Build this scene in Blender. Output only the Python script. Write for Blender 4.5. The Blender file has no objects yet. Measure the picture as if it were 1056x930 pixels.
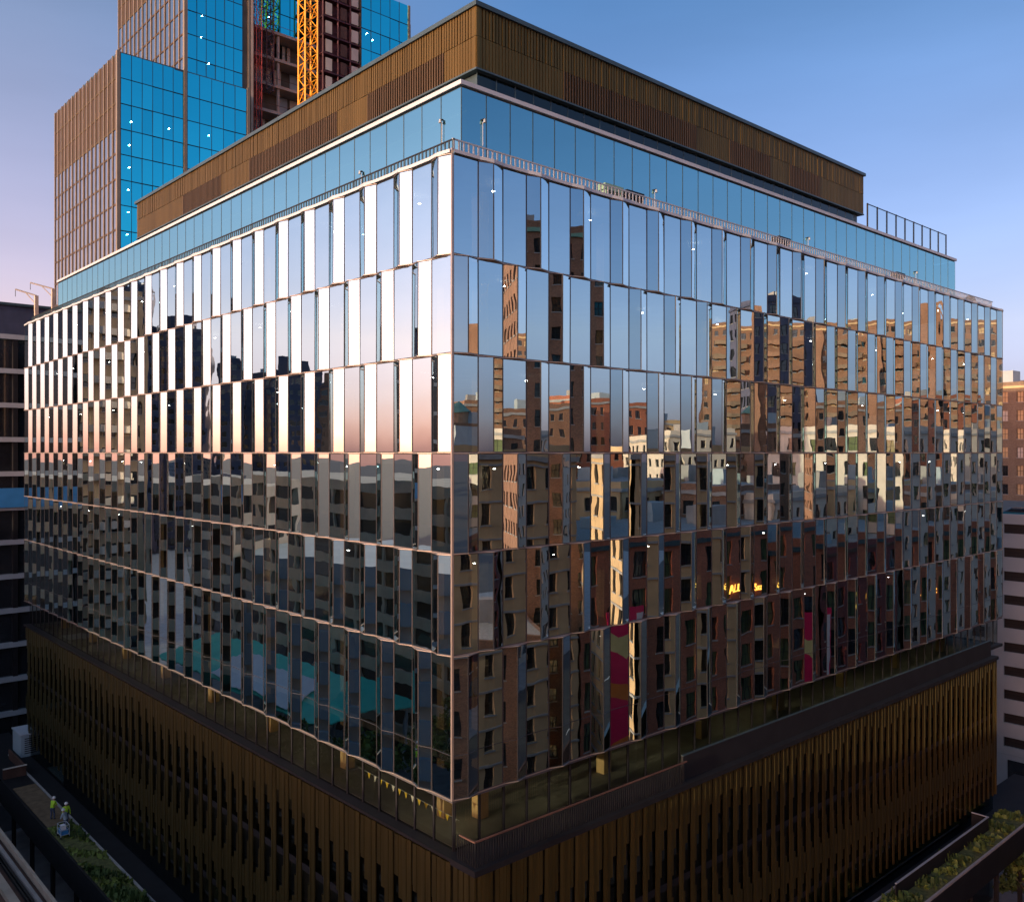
import bpy, math, random
from mathutils import Vector, Matrix
R = math.radians
rnd = random.Random(7)
sc = bpy.context.scene
# ------------------------------------------------------------------ frame of reference
# x runs along the right facade, y along the left facade, the near corner is the origin,
# z = 0 is the street; the drone hovers at z = H.
H = 37.0
CX, CY = -22.9, -29.05
CA, SA = 0.7418, 0.6706
F = 913.0
def ray(px):
    t = (px - 528) / F
    return CA*t + SA, -SA*t + CA
def at(px, D):
    a, b = ray(px)
    return CX + a*D, CY + b*D
def hx(px, x):            # depth where the ray of column px meets the plane x
    return (x - CX) / ray(px)[0]
def hy(px, y):
    return (y - CY) / ray(px)[1]
def zz(py, D): return H + (467 - py)*D/F
# ------------------------------------------------------------------ camera
cd = bpy.data.cameras.new('camera'); cam = bpy.data.objects.new('camera', cd)
sc.collection.objects.link(cam); sc.camera = cam
cam.location = (CX, CY, H)
cam.rotation_euler = (R(90), 0, math.atan2(CA, SA) - R(90))
cd.sensor_fit = 'HORIZONTAL'; cd.sensor_width = 36; cd.lens = 36*F/1056
cd.shift_y = 2/1056
cd.clip_start = 0.5; cd.clip_end = 6000
# ------------------------------------------------------------------ sky and sun
SUN_AZ, SUN_EL, GLOW_AZ = 184.0, 7.0, 166.0
w = bpy.data.worlds.new('World'); sc.world = w; w.use_nodes = True
nt = w.node_tree; nt.nodes.clear()
sky = nt.nodes.new('ShaderNodeTexSky'); sky.sky_type = 'NISHITA'; sky.sun_disc = False
sky.sun_elevation = R(SUN_EL); sky.sun_rotation = R(90 - SUN_AZ)
sky.air_density = 1.0; sky.dust_density = 1.2; sky.ozone_density = 3.0; sky.altitude = 0
bg = nt.nodes.new('ShaderNodeBackground'); bg.inputs[1].default_value = 0.15
wo = nt.nodes.new('ShaderNodeOutputWorld')
# dusk air: more pink and light low down, deeper blue overhead
_tc = nt.nodes.new('ShaderNodeTexCoord'); _sx = nt.nodes.new('ShaderNodeSeparateXYZ')
_cr = nt.nodes.new('ShaderNodeValToRGB'); _mx = nt.nodes.new('ShaderNodeMix'); _mx.data_type = 'RGBA'; _mx.blend_type = 'MULTIPLY'
_mx.inputs[0].default_value = 1; _mx.clamp_result = False
_e = _cr.color_ramp.elements
_e[0].position = 0; _e[0].color = (.44, .37, .86, 1); _e[1].position = .75; _e[1].color = (.42, .50, .62, 1)
for _p, _c in ((.06, (.56, .46, .78)), (.13, (.82, .59, .73)), (.28, (.72, .60, .74)), (.45, (.50, .55, .68))):
    _n = _e.new(_p); _n.color = (*_c, 1)
nt.links.new(_tc.outputs['Generated'], _sx.inputs[0]); nt.links.new(_sx.outputs[2], _cr.inputs[0])
nt.links.new(sky.outputs[0], _mx.inputs[6]); nt.links.new(_cr.outputs[0], _mx.inputs[7])
# afterglow spreading round the sunset side
_dp = nt.nodes.new('ShaderNodeVectorMath'); _dp.operation = 'DOT_PRODUCT'
_dp.inputs[1].default_value = (math.cos(R(GLOW_AZ))*.5, math.sin(R(GLOW_AZ))*.5, 0)
_ad = nt.nodes.new('ShaderNodeMath'); _ad.operation = 'ADD'; _ad.inputs[1].default_value = .5
_c2 = nt.nodes.new('ShaderNodeValToRGB'); _e = _c2.color_ramp.elements
G = 5.0
_e[0].position = 0; _e[0].color = (1.12/G, .93/G, .80/G, 1); _e[1].position = 1; _e[1].color = (3.3/G, 2.3/G, 1.65/G, 1)
for _p, _c in ((.28, (1.0, .98, .93)), (.5, (2.2, 1.4, 1.05)), (.80, (3.0, 1.95, 1.4)), (.9, (3.7, 2.2, 1.5)), (.96, (3.6, 2.35, 1.6))):
    _n = _e.new(_p); _n.color = (_c[0]/G, _c[1]/G, _c[2]/G, 1)
_m2 = nt.nodes.new('ShaderNodeMix'); _m2.data_type = 'RGBA'; _m2.blend_type = 'MULTIPLY'; _m2.inputs[0].default_value = 1; _m2.clamp_result = False
nt.links.new(_tc.outputs['Generated'], _dp.inputs[0]); nt.links.new(_dp.outputs['Value'], _ad.inputs[0]); nt.links.new(_ad.outputs[0], _c2.inputs[0])
nt.links.new(_mx.outputs[2], _m2.inputs[6]); nt.links.new(_c2.outputs[0], _m2.inputs[7])
_no = nt.nodes.new('ShaderNodeTexNoise'); _no.inputs['Scale'].default_value = 2.2; _no.inputs['Detail'].default_value = 5
_mp = nt.nodes.new('ShaderNodeMapping'); _mp.inputs['Scale'].default_value = (1, 1, 4.5)
_mr = nt.nodes.new('ShaderNodeMapRange'); _mr.inputs['From Min'].default_value = .35; _mr.inputs['From Max'].default_value = .7
_mr.inputs['To Min'].default_value = .97; _mr.inputs['To Max'].default_value = 1.09
_m3 = nt.nodes.new('ShaderNodeVectorMath'); _m3.operation = 'SCALE'
nt.links.new(_tc.outputs['Generated'], _mp.inputs[0]); nt.links.new(_mp.outputs[0], _no.inputs['Vector']); nt.links.new(_no.outputs[0], _mr.inputs[0])
nt.links.new(_m2.outputs[2], _m3.inputs[0]); nt.links.new(_mr.outputs[0], _m3.inputs['Scale'])
nt.links.new(_m3.outputs[0], bg.inputs[0]); nt.links.new(bg.outputs[0], wo.inputs[0])
bg.inputs[1].default_value = .15*G
sl = bpy.data.lights.new('sun', 'SUN'); sl.energy = 1.8; sl.angle = R(0.5); sl.color = (1, .76, .50)
so = bpy.data.objects.new('sun', sl); sc.collection.objects.link(so)
_d = Vector((math.cos(R(SUN_AZ))*math.cos(R(SUN_EL)), math.sin(R(SUN_AZ))*math.cos(R(SUN_EL)), math.sin(R(SUN_EL))))
so.rotation_euler = _d.to_track_quat('Z', 'Y').to_euler()
so.location = (-60, 20, 90)
vs = sc.view_settings; vs.view_transform = 'Standard'; vs.look = 'None'; vs.gamma = 1; vs.exposure = 1.45
vs.use_curve_mapping = False
sc.cycles.max_bounces = 8; sc.cycles.transparent_max_bounces = 10; sc.cycles.glossy_bounces = 5
sc.cycles.use_denoising = True
sc.cycles.caustics_reflective = False; sc.cycles.caustics_refractive = False
sc.cycles.sample_clamp_indirect = 6
# ------------------------------------------------------------------ materials
def base(name):
    m = bpy.data.materials.new(name); m.use_nodes = True
    n = m.node_tree.nodes; return m, n, m.node_tree.links, n['Principled BSDF']
def mat(name, col, rough=.7, metal=0, var=.18, scale=.8, bump=0, bscale=8, spec=.5, stretch=(1,1,1)):
    m, n, l, p = base(name)
    p.inputs['Roughness'].default_value = rough; p.inputs['Metallic'].default_value = metal
    p.inputs['Specular IOR Level'].default_value = spec
    tc = n.new('ShaderNodeTexCoord'); mp = n.new('ShaderNodeMapping'); mp.inputs['Scale'].default_value = stretch
    l.new(tc.outputs['Object'], mp.inputs[0])
    no = n.new('ShaderNodeTexNoise'); no.inputs['Scale'].default_value = scale; no.inputs['Detail'].default_value = 6
    l.new(mp.outputs[0], no.inputs['Vector'])
    cr = n.new('ShaderNodeValToRGB'); e = cr.color_ramp.elements
    e[0].position = .3; e[1].position = .7
    e[0].color = [c*(1-var) for c in col] + [1]; e[1].color = [min(1, c*(1+var)) for c in col] + [1]
    l.new(no.outputs[0], cr.inputs[0]); l.new(cr.outputs[0], p.inputs['Base Color'])
    if bump:
        nb = n.new('ShaderNodeTexNoise'); nb.inputs['Scale'].default_value = bscale; nb.inputs['Detail'].default_value = 4
        l.new(mp.outputs[0], nb.inputs['Vector'])
        b = n.new('ShaderNodeBump'); b.inputs['Strength'].default_value = bump; b.inputs['Distance'].default_value = .05
        l.new(nb.outputs[0], b.inputs['Height']); l.new(b.outputs[0], p.inputs['Normal'])
    return m
def glass(name, tint=(.72,.95,1), ior=2.4, lo=.64, trans=(.45,.5,.5), wav=.0055, wscale=.5, rough=0.0):
    m, n, l, p = base(name); n.remove(p)
    out = n['Material Output']
    gl = n.new('ShaderNodeBsdfGlossy'); gl.inputs['Color'].default_value = (*tint, 1); gl.inputs['Roughness'].default_value = rough
    tr = n.new('ShaderNodeBsdfTransparent'); tr.inputs['Color'].default_value = (*trans, 1)
    fr = n.new('ShaderNodeFresnel'); fr.inputs['IOR'].default_value = ior
    mr = n.new('ShaderNodeMapRange'); mr.inputs['From Min'].default_value = 0; mr.inputs['From Max'].default_value = 1
    mr.inputs['To Min'].default_value = lo; mr.inputs['To Max'].default_value = 1
    mx = n.new('ShaderNodeMixShader')
    l.new(fr.outputs[0], mr.inputs[0]); l.new(mr.outputs[0], mx.inputs[0])
    l.new(tr.outputs[0], mx.inputs[1]); l.new(gl.outputs[0], mx.inputs[2]); l.new(mx.outputs[0], out.inputs[0])
    if wav:
        tc = n.new('ShaderNodeTexCoord'); no = n.new('ShaderNodeTexNoise')
        no.inputs['Scale'].default_value = wscale; no.inputs['Detail'].default_value = 1.5
        l.new(tc.outputs['Object'], no.inputs['Vector'])
        b = n.new('ShaderNodeBump'); b.inputs['Strength'].default_value = 1; b.inputs['Distance'].default_value = wav
        l.new(no.outputs[0], b.inputs['Height']); l.new(b.outputs[0], gl.inputs['Normal'])
    return m
def emit_mat(name, col, s):
    m, n, l, p = base(name)
    p.inputs['Base Color'].default_value = (*col, 1); p.inputs['Emission Color'].default_value = (*col, 1)
    p.inputs['Emission Strength'].default_value = s
    return m
def brick(name, col, mortar=.6, sc_=1.0, var=.25):
    m, n, l, p = base(name); p.inputs['Roughness'].default_value = .9
    tc = n.new('ShaderNodeTexCoord'); sx = n.new('ShaderNodeSeparateXYZ'); l.new(tc.outputs['Object'], sx.inputs[0])
    ad = n.new('ShaderNodeMath'); ad.operation = 'ADD'; l.new(sx.outputs[0], ad.inputs[0]); l.new(sx.outputs[1], ad.inputs[1])
    cb = n.new('ShaderNodeCombineXYZ'); l.new(ad.outputs[0], cb.inputs[0]); l.new(sx.outputs[2], cb.inputs[1])
    bt = n.new('ShaderNodeTexBrick'); l.new(cb.outputs[0], bt.inputs['Vector'])
    bt.inputs['Scale'].default_value = 3.2*sc_; bt.inputs['Mortar Size'].default_value = .012
    bt.inputs['Color1'].default_value = [c*(1-var) for c in col]+[1]; bt.inputs['Color2'].default_value = [c*(1+var) for c in col]+[1]
    bt.inputs['Mortar'].default_value = [c*.4+mortar*.15 for c in col]+[1]
    no = n.new('ShaderNodeTexNoise'); no.inputs['Scale'].default_value = .25; no.inputs['Detail'].default_value = 5
    l.new(tc.outputs['Object'], no.inputs['Vector'])
    mx = n.new('ShaderNodeMix'); mx.data_type = 'RGBA'; mx.blend_type = 'MULTIPLY'; mx.inputs[0].default_value = .6
    cr = n.new('ShaderNodeValToRGB'); cr.color_ramp.elements[0].position = .3; cr.color_ramp.elements[0].color = (.55,.5,.48,1)
    cr.color_ramp.elements[1].position = .65
    l.new(no.outputs[0], cr.inputs[0]); l.new(bt.outputs[0], mx.inputs[6]); l.new(cr.outputs[0], mx.inputs[7])
    l.new(mx.outputs[2], p.inputs['Base Color'])
    return m
def blockmat(name, col, win, sx_=3.2, sz_=3.6):
    # far-off block: openings as a regular grid
    m, n, l, p = base(name); p.inputs['Roughness'].default_value = .8
    tc = n.new('ShaderNodeTexCoord'); s = n.new('ShaderNodeSeparateXYZ'); l.new(tc.outputs['Object'], s.inputs[0])
    ad = n.new('ShaderNodeMath'); ad.operation = 'ADD'; l.new(s.outputs[0], ad.inputs[0]); l.new(s.outputs[1], ad.inputs[1])
    cb = n.new('ShaderNodeCombineXYZ'); l.new(ad.outputs[0], cb.inputs[0]); l.new(s.outputs[2], cb.inputs[1])
    bt = n.new('ShaderNodeTexBrick'); l.new(cb.outputs[0], bt.inputs['Vector']); bt.offset = 0
    bt.inputs['Scale'].default_value = 1; bt.inputs['Brick Width'].default_value = sx_; bt.inputs['Row Height'].default_value = sz_
    bt.inputs['Mortar Size'].default_value = .75; bt.inputs['Mortar Smooth'].default_value = 0
    bt.inputs['Color1'].default_value = (*win, 1); bt.inputs['Color2'].default_value = [c*1.8 for c in win]+[1]
    bt.inputs['Mortar'].default_value = (*col, 1)
    l.new(bt.outputs[0], p.inputs['Base Color'])
    return m
M = {}
M['glass'] = glass('coated_glass')
M['glass_teal'] = glass('teal_glass', tint=(.42,.80,.86), lo=.6, trans=(.12,.3,.32), wav=.002)
M['glass_blue'] = glass('blue_glass', tint=(.06,.90,1.0), lo=.93, trans=(.05,.2,.3), wav=.004, wscale=.3)
M['glass_dark'] = glass('dark_glass', tint=(.55,.6,.62), ior=1.6, lo=.03, trans=(.5,.55,.5), wav=.003)
M['glass_clear'] = glass('clear_glass', tint=(.9,.95,.95), ior=1.5, lo=.02, trans=(.85,.9,.9), wav=0)
M['glass_tan'] = glass('mirrored_glass', tint=(.85,.8,.78), lo=.5, trans=(.1,.1,.1), wav=.003)
M['pane'] = mat('window_glass', (.02,.024,.028), .08, 0, .3, .3, spec=1)
M['pane_green'] = mat('green_window_glass', (.10,.13,.06), .1, 0, .4, .4, spec=1)
M['champagne'] = mat('champagne_metal', (.33,.30,.27), .38, .6, .08)
M['frame'] = mat('frame_metal', (.03,.03,.032), .4, .2, .08)
M['pale_metal'] = mat('pale_metal', (.34,.39,.41), .55, 0, .08)
M['dark_metal'] = mat('dark_metal', (.014,.015,.017), .6, 0, .2, spec=.2)
M['edge_metal'] = mat('roof_edge_metal', (.05,.085,.095), .45, .4, .15)
M['bronze'] = mat('bronze', (.14,.092,.028), .5, .85, .16, 1.2, stretch=(1.2,1.2,.12))
M['bronze_dark'] = mat('dark_bronze', (.085,.055,.025), .5, .6, .2, 1.2, stretch=(1.2,1.2,.12))
M['fin'] = mat('bronze_fin', (.10,.082,.03), .42, .8, .22, 1.5, stretch=(2,2,.15))
M['soffit'] = mat('soffit', (.06,.06,.065), .7)
M['slab'] = mat('slab_concrete', (.22,.21,.2), .8, bump=.2)
M['core'] = mat('core_wall', (.13,.12,.10), .9)
M['roof'] = mat('roof_membrane', (.16,.16,.17), .9, bump=.2)
M['gravel'] = mat('gravel', (.28,.27,.26), .95, 0, .35, 6, bump=.5, bscale=20)
M['white'] = mat('white_coping', (.42,.47,.50), .5, 0, .06)
M['asphalt'] = mat('asphalt', (.05,.05,.052), .85, 0, .25, .3, bump=.3, bscale=30)
M['paving'] = mat('paving', (.24,.25,.26), .8, 0, .2, .8, bump=.2, bscale=12)
M['kerb'] = mat('kerbstone', (.33,.32,.3), .8)
M['paint'] = mat('road_paint', (.75,.75,.72), .7, 0, .1, 4)
M['concrete'] = mat('concrete', (.30,.28,.26), .85, 0, .18, .7, bump=.3)
M['beige'] = mat('beige_concrete', (.42,.35,.27), .85, 0, .15, .7, bump=.2)
M['rust'] = mat('rusty_steel', (.10,.05,.035), .8, .2, .3)
M['soil'] = mat('soil', (.16,.11,.06), .95, 0, .3, 2, bump=.5)
M['sedum'] = mat('sedum', (.10,.11,.03), .9, 0, .5, 3, bump=.8, bscale=15)
M['leaf'] = mat('leaf', (.045,.085,.02), .7, 0, .45, 1.5)
M['leaf2'] = mat('leaf_light', (.12,.17,.03), .7, 0, .4, 1.5)
M['bark'] = mat('bark', (.10,.075,.05), .95, 0, .3, 4)
M['yellow'] = mat('crane_paint', (.80,.36,.02), .5, 0, .1)
M['red'] = mat('hoist_paint', (.42,.06,.05), .6, 0, .2)
M['maroon'] = mat('maroon_steel', (.085,.028,.035), .7, .1, .3)
M['teal'] = mat('teal_roof_sheet', (.06,.62,.45), .6, 0, .12, .5)
M['whitefab'] = mat('white_sheet', (.8,.78,.78), .7, 0, .05)
M['tan'] = mat('tan_fin', (.24,.20,.14), .5, .4, .12)
M['lamp'] = emit_mat('lamp_disc', (1,.96,.88), 26)
M['warmlamp'] = emit_mat('warm_lamp', (1,.82,.45), 16)
M['neon'] = emit_mat('neon', (1,.36,.05), 1.6)
M['brick_red'] = brick('red_brick', (.42,.14,.07))
M['brick_dark'] = brick('dark_red_brick', (.21,.045,.04))
M['brick_orange'] = brick('orange_brick', (.25,.135,.08))
M['brick_tan'] = brick('tan_brick', (.22,.155,.10))
M['brick_brown'] = brick('brown_brick', (.30,.155,.09))
M['stone'] = mat('yellow_stone', (.55,.38,.20), .85, 0, .15, .5, bump=.2)
M['palestone'] = mat('pale_stone', (.55,.48,.40), .85, 0, .12, .4, bump=.2)
M['limestone'] = mat('lime_plaster', (.34,.43,.47), .85, 0, .08, .3, bump=.1)
M['garage'] = mat('garage_concrete', (.55,.48,.36), .85, 0, .15, .4)
M['slate'] = mat('slate_blue_cladding', (.05,.06,.10), .5, .2, .2)
M['slate2'] = mat('blue_grey_cladding', (.075,.08,.12), .5, .2, .2)
M['tanstone'] = mat('tan_balcony_stone', (.40,.29,.18), .85, 0, .15)
M['cream'] = mat('cream_plaster', (.6,.52,.42), .85, 0, .1)
M['magenta'] = mat('banner_red', (.8,.015,.1), .6, 0, .08)
M['ban_y'] = mat('banner_yellow', (.8,.65,.25), .6, 0, .08)
M['ban_o'] = mat('banner_orange', (.8,.22,.03), .6, 0, .08)
M['ban_w'] = mat('banner_white', (.75,.7,.68), .6, 0, .08)
M['skin'] = mat('skin', (.45,.27,.19), .6, 0, .05)
M['hair'] = mat('hair', (.03,.02,.015), .6, 0, .05)
M['hivis'] = mat('high_visibility_cloth', (.45,.75,.03), .7, 0, .08)
M['denim'] = mat('denim', (.06,.08,.14), .8, 0, .1)
M['hatw'] = mat('hard_hat', (.75,.75,.72), .3, 0, .03)
M['bluegl'] = mat('blue_sheet', (.04,.22,.5), .4, 0, .1)
M['carpaint'] = mat('teal_car_paint', (.02,.16,.19), .25, .3, .05)
M['rubber'] = mat('rubber', (.02,.02,.02), .8)
M['copper'] = mat('patina_copper', (.16,.30,.22), .7)
M['wood'] = mat('tank_timber', (.33,.2,.12), .8, 0, .2, 2)
M['pennant_y'] = mat('yellow_pennant', (.7,.5,.05), .7)
M['blk1'] = blockmat('block_brown', (.26,.17,.12), (.03,.03,.035))
M['blk2'] = blockmat('block_grey', (.30,.28,.28), (.035,.04,.05), 2.6, 3.4)
M['blk3'] = blockmat('block_red', (.19,.085,.06), (.03,.03,.03), 2.4, 3.8)
# ------------------------------------------------------------------ mesh builder
class MB:
    def __init__(s): s.v = []; s.f = []; s.m = []; s.mats = []
    def mi(s, m):
        if m not in s.mats: s.mats.append(m)
        return s.mats.index(m)
    def face(s, pts, m):
        b = len(s.v); s.v += [tuple(p) for p in pts]; s.f.append(tuple(range(b, b+len(pts)))); s.m.append(s.mi(m))
    def box(s, x0, x1, y0, y1, z0, z1, m, T=None):
        if x0 > x1: x0, x1 = x1, x0
        if y0 > y1: y0, y1 = y1, y0
        b = len(s.v)
        P = [(x0,y0,z0),(x1,y0,z0),(x1,y1,z0),(x0,y1,z0),(x0,y0,z1),(x1,y0,z1),(x1,y1,z1),(x0,y1,z1)]
        if T: P = [tuple(T(Vector(p))) for p in P]
        s.v += P; k = s.mi(m)
        for f in ((3,2,1,0),(4,5,6,7),(0,1,5,4),(1,2,6,5),(2,3,7,6),(3,0,4,7)):
            s.f.append(tuple(b+i for i in f)); s.m.append(k)
    def prism(s, pts, z0, z1, m):
        n = len(pts); b = len(s.v)
        s.v += [(x,y,z0) for x,y in pts] + [(x,y,z1) for x,y in pts]; k = s.mi(m)
        a = sum(pts[i][0]*pts[(i+1)%n][1]-pts[(i+1)%n][0]*pts[i][1] for i in range(n))
        o = range(n) if a > 0 else range(n-1, -1, -1); o = list(o)
        s.f.append(tuple(b+i for i in reversed(o))); s.m.append(k)
        s.f.append(tuple(b+n+i for i in o)); s.m.append(k)
        for i in range(n):
            p, q = o[i], o[(i+1)%n]
            s.f.append((b+p, b+q, b+n+q, b+n+p)); s.m.append(k)
    def bar(s, a, c, r, m, n=4, r2=None):
        a = Vector(a); c = Vector(c); d = (c-a).normalized()
        u = d.orthogonal().normalized(); w_ = d.cross(u); r2 = r if r2 is None else r2
        b = len(s.v); k = s.mi(m)
        for P, q in ((a, r), (c, r2)):
            for i in range(n):
                t = 2*math.pi*(i+.5)/n
                s.v.append(tuple(P + u*math.cos(t)*q + w_*math.sin(t)*q))
        for i in range(n):
            j = (i+1) % n
            s.f.append((b+i, b+j, b+n+j, b+n+i)); s.m.append(k)
        s.f.append(tuple(b+i for i in reversed(range(n)))); s.m.append(k)
        s.f.append(tuple(b+n+i for i in range(n))); s.m.append(k)
    def add(s, o):
        b = len(s.v); s.v += o.v; mp = [s.mi(m) for m in o.mats]
        s.f += [tuple(b+i for i in f) for f in o.f]; s.m += [mp[i] for i in o.m]
    def ctr(s):
        n = len(s.v); return Vector([sum(p[i] for p in s.v)/n for i in range(3)])
    def build(s, name, parent=None, smooth=False, **kw):
        me = bpy.data.meshes.new(name); me.from_pydata(s.v, [], s.f)
        for m in s.mats: me.materials.append(M[m])
        me.polygons.foreach_set('material_index', s.m)
        if smooth: me.polygons.foreach_set('use_smooth', [True]*len(s.f))
        me.update()
        o = bpy.data.objects.new(name, me); sc.collection.objects.link(o)
        if parent: o.parent = parent; o.matrix_parent_inverse = Matrix.Translation(-parent.location) if False else Matrix()
        for k, v_ in kw.items(): o[k] = v_
        return o
def thing(name, label, cat, loc=(0,0,0), group=None):
    o = bpy.data.objects.new(name, None); sc.collection.objects.link(o)
    o.location = loc; o['label'] = label; o['category'] = cat
    if group: o['group'] = group
    o.empty_display_size = .5
    return o
def part(mb, name, root, **kw):
    o = mb.build(name, root, **kw)
    if root and root.parent is None and root.type == 'EMPTY':
        o.location = -root.location     # geometry is written in world coordinates
    return o
def emit(root, name, items, limit=100, **kw):
    cp = Vector((CX, CY, H))
    items = [i for i in items if i.v]
    items.sort(key=lambda i: (i.ctr()-cp).length)
    for it in items[:limit]: part(it, name, root, **kw)
    if items[limit:]:
        r = MB()
        for it in items[limit:]: r.add(it)
        o = part(r, name, root, **kw); o['kind'] = 'stuff'
def struct(mb, name, kind='structure'):
    o = mb.build(name); o['kind'] = kind; return o
# ------------------------------------------------------------------ ground, streets
g = MB(); g.face([(-3000,-3000,-.02),(3000,-3000,-.02),(3000,3000,-.02),(-3000,3000,-.02)], 'asphalt'); struct(g, 'ground')
s_ = MB()
s_.box(-5.5, 62, -5.5, 68, -.3, .13, 'paving')
s_.box(70, 300, 0, 300, -.3, .13, 'paving'); s_.box(-5.5, 62, 76, 300, -.3, .13, 'paving')
s_.box(18, 300, -200, -24, -.3, .13, 'paving'); s_.box(-300, -18, 0, 300, -.3, .13, 'paving')
s_.box(-300, -28, -300, -24, -.3, .13, 'paving'); s_.box(-18, 10, -300, -33, -.3, .13, 'paving')
struct(s_, 'pavement')
k_ = MB()
k_.box(-5.65,-5.5,-5.65,68,-.3,.14,'kerb'); k_.box(-5.5,62,-5.65,-5.5,-.3,.14,'kerb'); k_.box(62,62.15,-5.65,68,-.3,.14,'kerb')
struct(k_, 'kerb')
p_ = MB()
for i in range(30):
    p_.box(-12,-11.85,-20+i*6,-17+i*6,-.016,-.012,'paint'); p_.box(-40+i*6,-37+i*6,-15,-14.85,-.016,-.012,'paint')
for i in range(9):
    p_.box(63+i*.9,63.5+i*.9,-5,-1,-.016,-.012,'paint')
struct(p_, 'road_marking')
# ------------------------------------------------------------------ main building
off = thing('office_building', 'large cubic office block with folded mirrored glass facades, bronze penthouse and bronze-finned podium', 'building', (0,0,0))
NL, NR = 24, 22
LL, LR = 67.9, 62.0
ROWS = [12.5, 8.3, 4.16, 0.0, -4.24, -8.5, -14.5]
PR = .209
def mapf(side):
    # s along the facade from the corner, d outward distance
    if side == 'R': return lambda s, d, z: (s, -d, H+z)
    return lambda s, d, z: (-d, s, H+z)
def panel(side, s0, d0, s1, d1, z0, z1, gm='glass', tilt=.0035, fr=.03, frm='frame', spandrel=None):
    P = mapf(side); m = MB()
    L = math.hypot(s1-s0, d1-d0)
    a = rnd.uniform(-1,1)*tilt; b = rnd.uniform(-1,1)*tilt*1.2
    def q(t, zt, e=0):   # t 0..1 along, zt 0..1 up, e outwards
        ex = a*(t-.5)*L + b*(zt-.5)*(z1-z0)
        ns, nd = -(d1-d0)/L, (s1-s0)/L
        return P(s0+(s1-s0)*t + ns*(ex+e), d0+(d1-d0)*t + nd*(ex+e), z0+(z1-z0)*zt)
    pts = [q(0,0), q(1,0), q(1,1), q(0,1)]
    if side == 'L': pts.reverse()
    m.face(pts, gm)
    ft = fr/L; fz = fr/(z1-z0)
    def frame(t0, t1, y0, y1):
        b0 = len(m.v); k = m.mi(frm)
        A = [q(t0,y0,-.02), q(t1,y0,-.02), q(t1,y1,-.02), q(t0,y1,-.02), q(t0,y0,.01), q(t1,y0,.01), q(t1,y1,.01), q(t0,y1,.01)]
        m.v += A
        for f in ((3,2,1,0),(4,5,6,7),(0,1,5,4),(1,2,6,5),(2,3,7,6),(3,0,4,7)):
            m.f.append(tuple(b0+i for i in f)); m.m.append(k)
    frame(0, ft, 0, 1); frame(1-ft, 1, 0, 1); frame(ft, 1-ft, 0, fz*.8); frame(ft, 1-ft, 1-fz*.8, 1)
    if spandrel is not None:
        zt = (spandrel-z0)/(z1-z0); frame(ft, 1-ft, zt-fz*.4, zt+fz*.4)
    return m
panels = []; caps = {}
for side, n, L in (('L', NL, LL), ('R', NR, LR)):
    w_ = L/n; h = w_/2; P = mapf(side)
    for r in range(6):
        zt, zb = ROWS[r]-.035, ROWS[r+1]+.035
        pairfirst = (r % 2 == 0) if side == 'L' else (r % 2 == 1)
        sp = -12.65 if r == 5 else None
        cap = MB()
        for i in range(n):
            a = i*w_
            sp0 = a if pairfirst else a+h; sw0 = a+h if pairfirst else a
            e0 = .06 if (i == 0) else 0
            panels.append(panel(side, sw0+(e0 if not pairfirst else 0), 0, sw0+h, 0, zb, zt, spandrel=sp))
            panels.append(panel(side, sp0+(e0 if pairfirst else 0), 0, sp0+h/2, PR, zb, zt, spandrel=sp))
            panels.append(panel(side, sp0+h/2, PR, sp0+h, 0, zb, zt, spandrel=sp))
            for z0, z1 in ((zt, zt+.03), (zb-.03, zb)):
                pts = [P(sp0-.01, -.1, 0)[:2], P(sp0-.02, .02, 0)[:2], P(sp0+h/2, PR+.05, 0)[:2], P(sp0+h+.02, .02, 0)[:2], P(sp0+h+.01, -.1, 0)[:2]]
                cap.prism(pts, H+z0, H+z1, 'champagne')
        q0 = P(0, -.12, ROWS[r+1]-.028); q1 = P(L, .008, ROWS[r+1]+.028)
        cap.box(q0[0], q1[0], q0[1], q1[1], q0[2], q1[2], 'champagne')
        part(cap, 'ledge', off)
emit(off, 'glass_panel', panels)
c = MB(); c.box(-.045,.05,-.045,.05,H-14.5,H+12.7,'champagne'); part(c, 'corner_post', off)
# wavy coping above row 1 and parapet gutter
for side, n, L in (('L', NL, LL), ('R', NR, LR)):
    P = mapf(side); w_ = L/n; h = w_/2; cp = MB(); pts = [P(-.05 if side=='R' else -.05, -.5, 0)[:2]]
    for i in range(n):
        a = i*w_
        if side == 'L': pts += [P(a,.14,0)[:2], P(a+h/2,PR+.03,0)[:2], P(a+h,.14,0)[:2]]
        else: pts += [P(a,.14,0)[:2], P(a+h,.14,0)[:2], P(a+h*1.5,PR+.03,0)[:2]]
    pts += [P(L,.07,0)[:2], P(L,-.5,0)[:2]]
    pts[0] = P(.5,-.5,0)[:2]
    cp.prism(pts, H+12.5, H+12.64, 'white'); part(cp, 'coping', off)
# balustrade pickets and rail
pk = []
for side, L, st in (('R', 60.5, .27), ('L', 66.5, .27)):
    P = mapf(side)
    m = MB(); a, b = P(.25, -.33, 13.2), P(L, -.28, 13.26); m.box(a[0],b[0],a[1],b[1],a[2],b[2],'pale_metal' if side=='R' else 'dark_metal')
    hr = part(m, 'handrail', off); pk = []
    i = 0; s = .3
    while s < L:
        m = MB(); a, b = P(s, -.33, 12.72), P(s+.08, -.29, 13.2); m.box(a[0],b[0],a[1],b[1],a[2],b[2],'pale_metal' if side == 'R' else 'edge_metal'); pk.append(m); s += st
    emit(hr, 'picket', pk)
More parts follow.
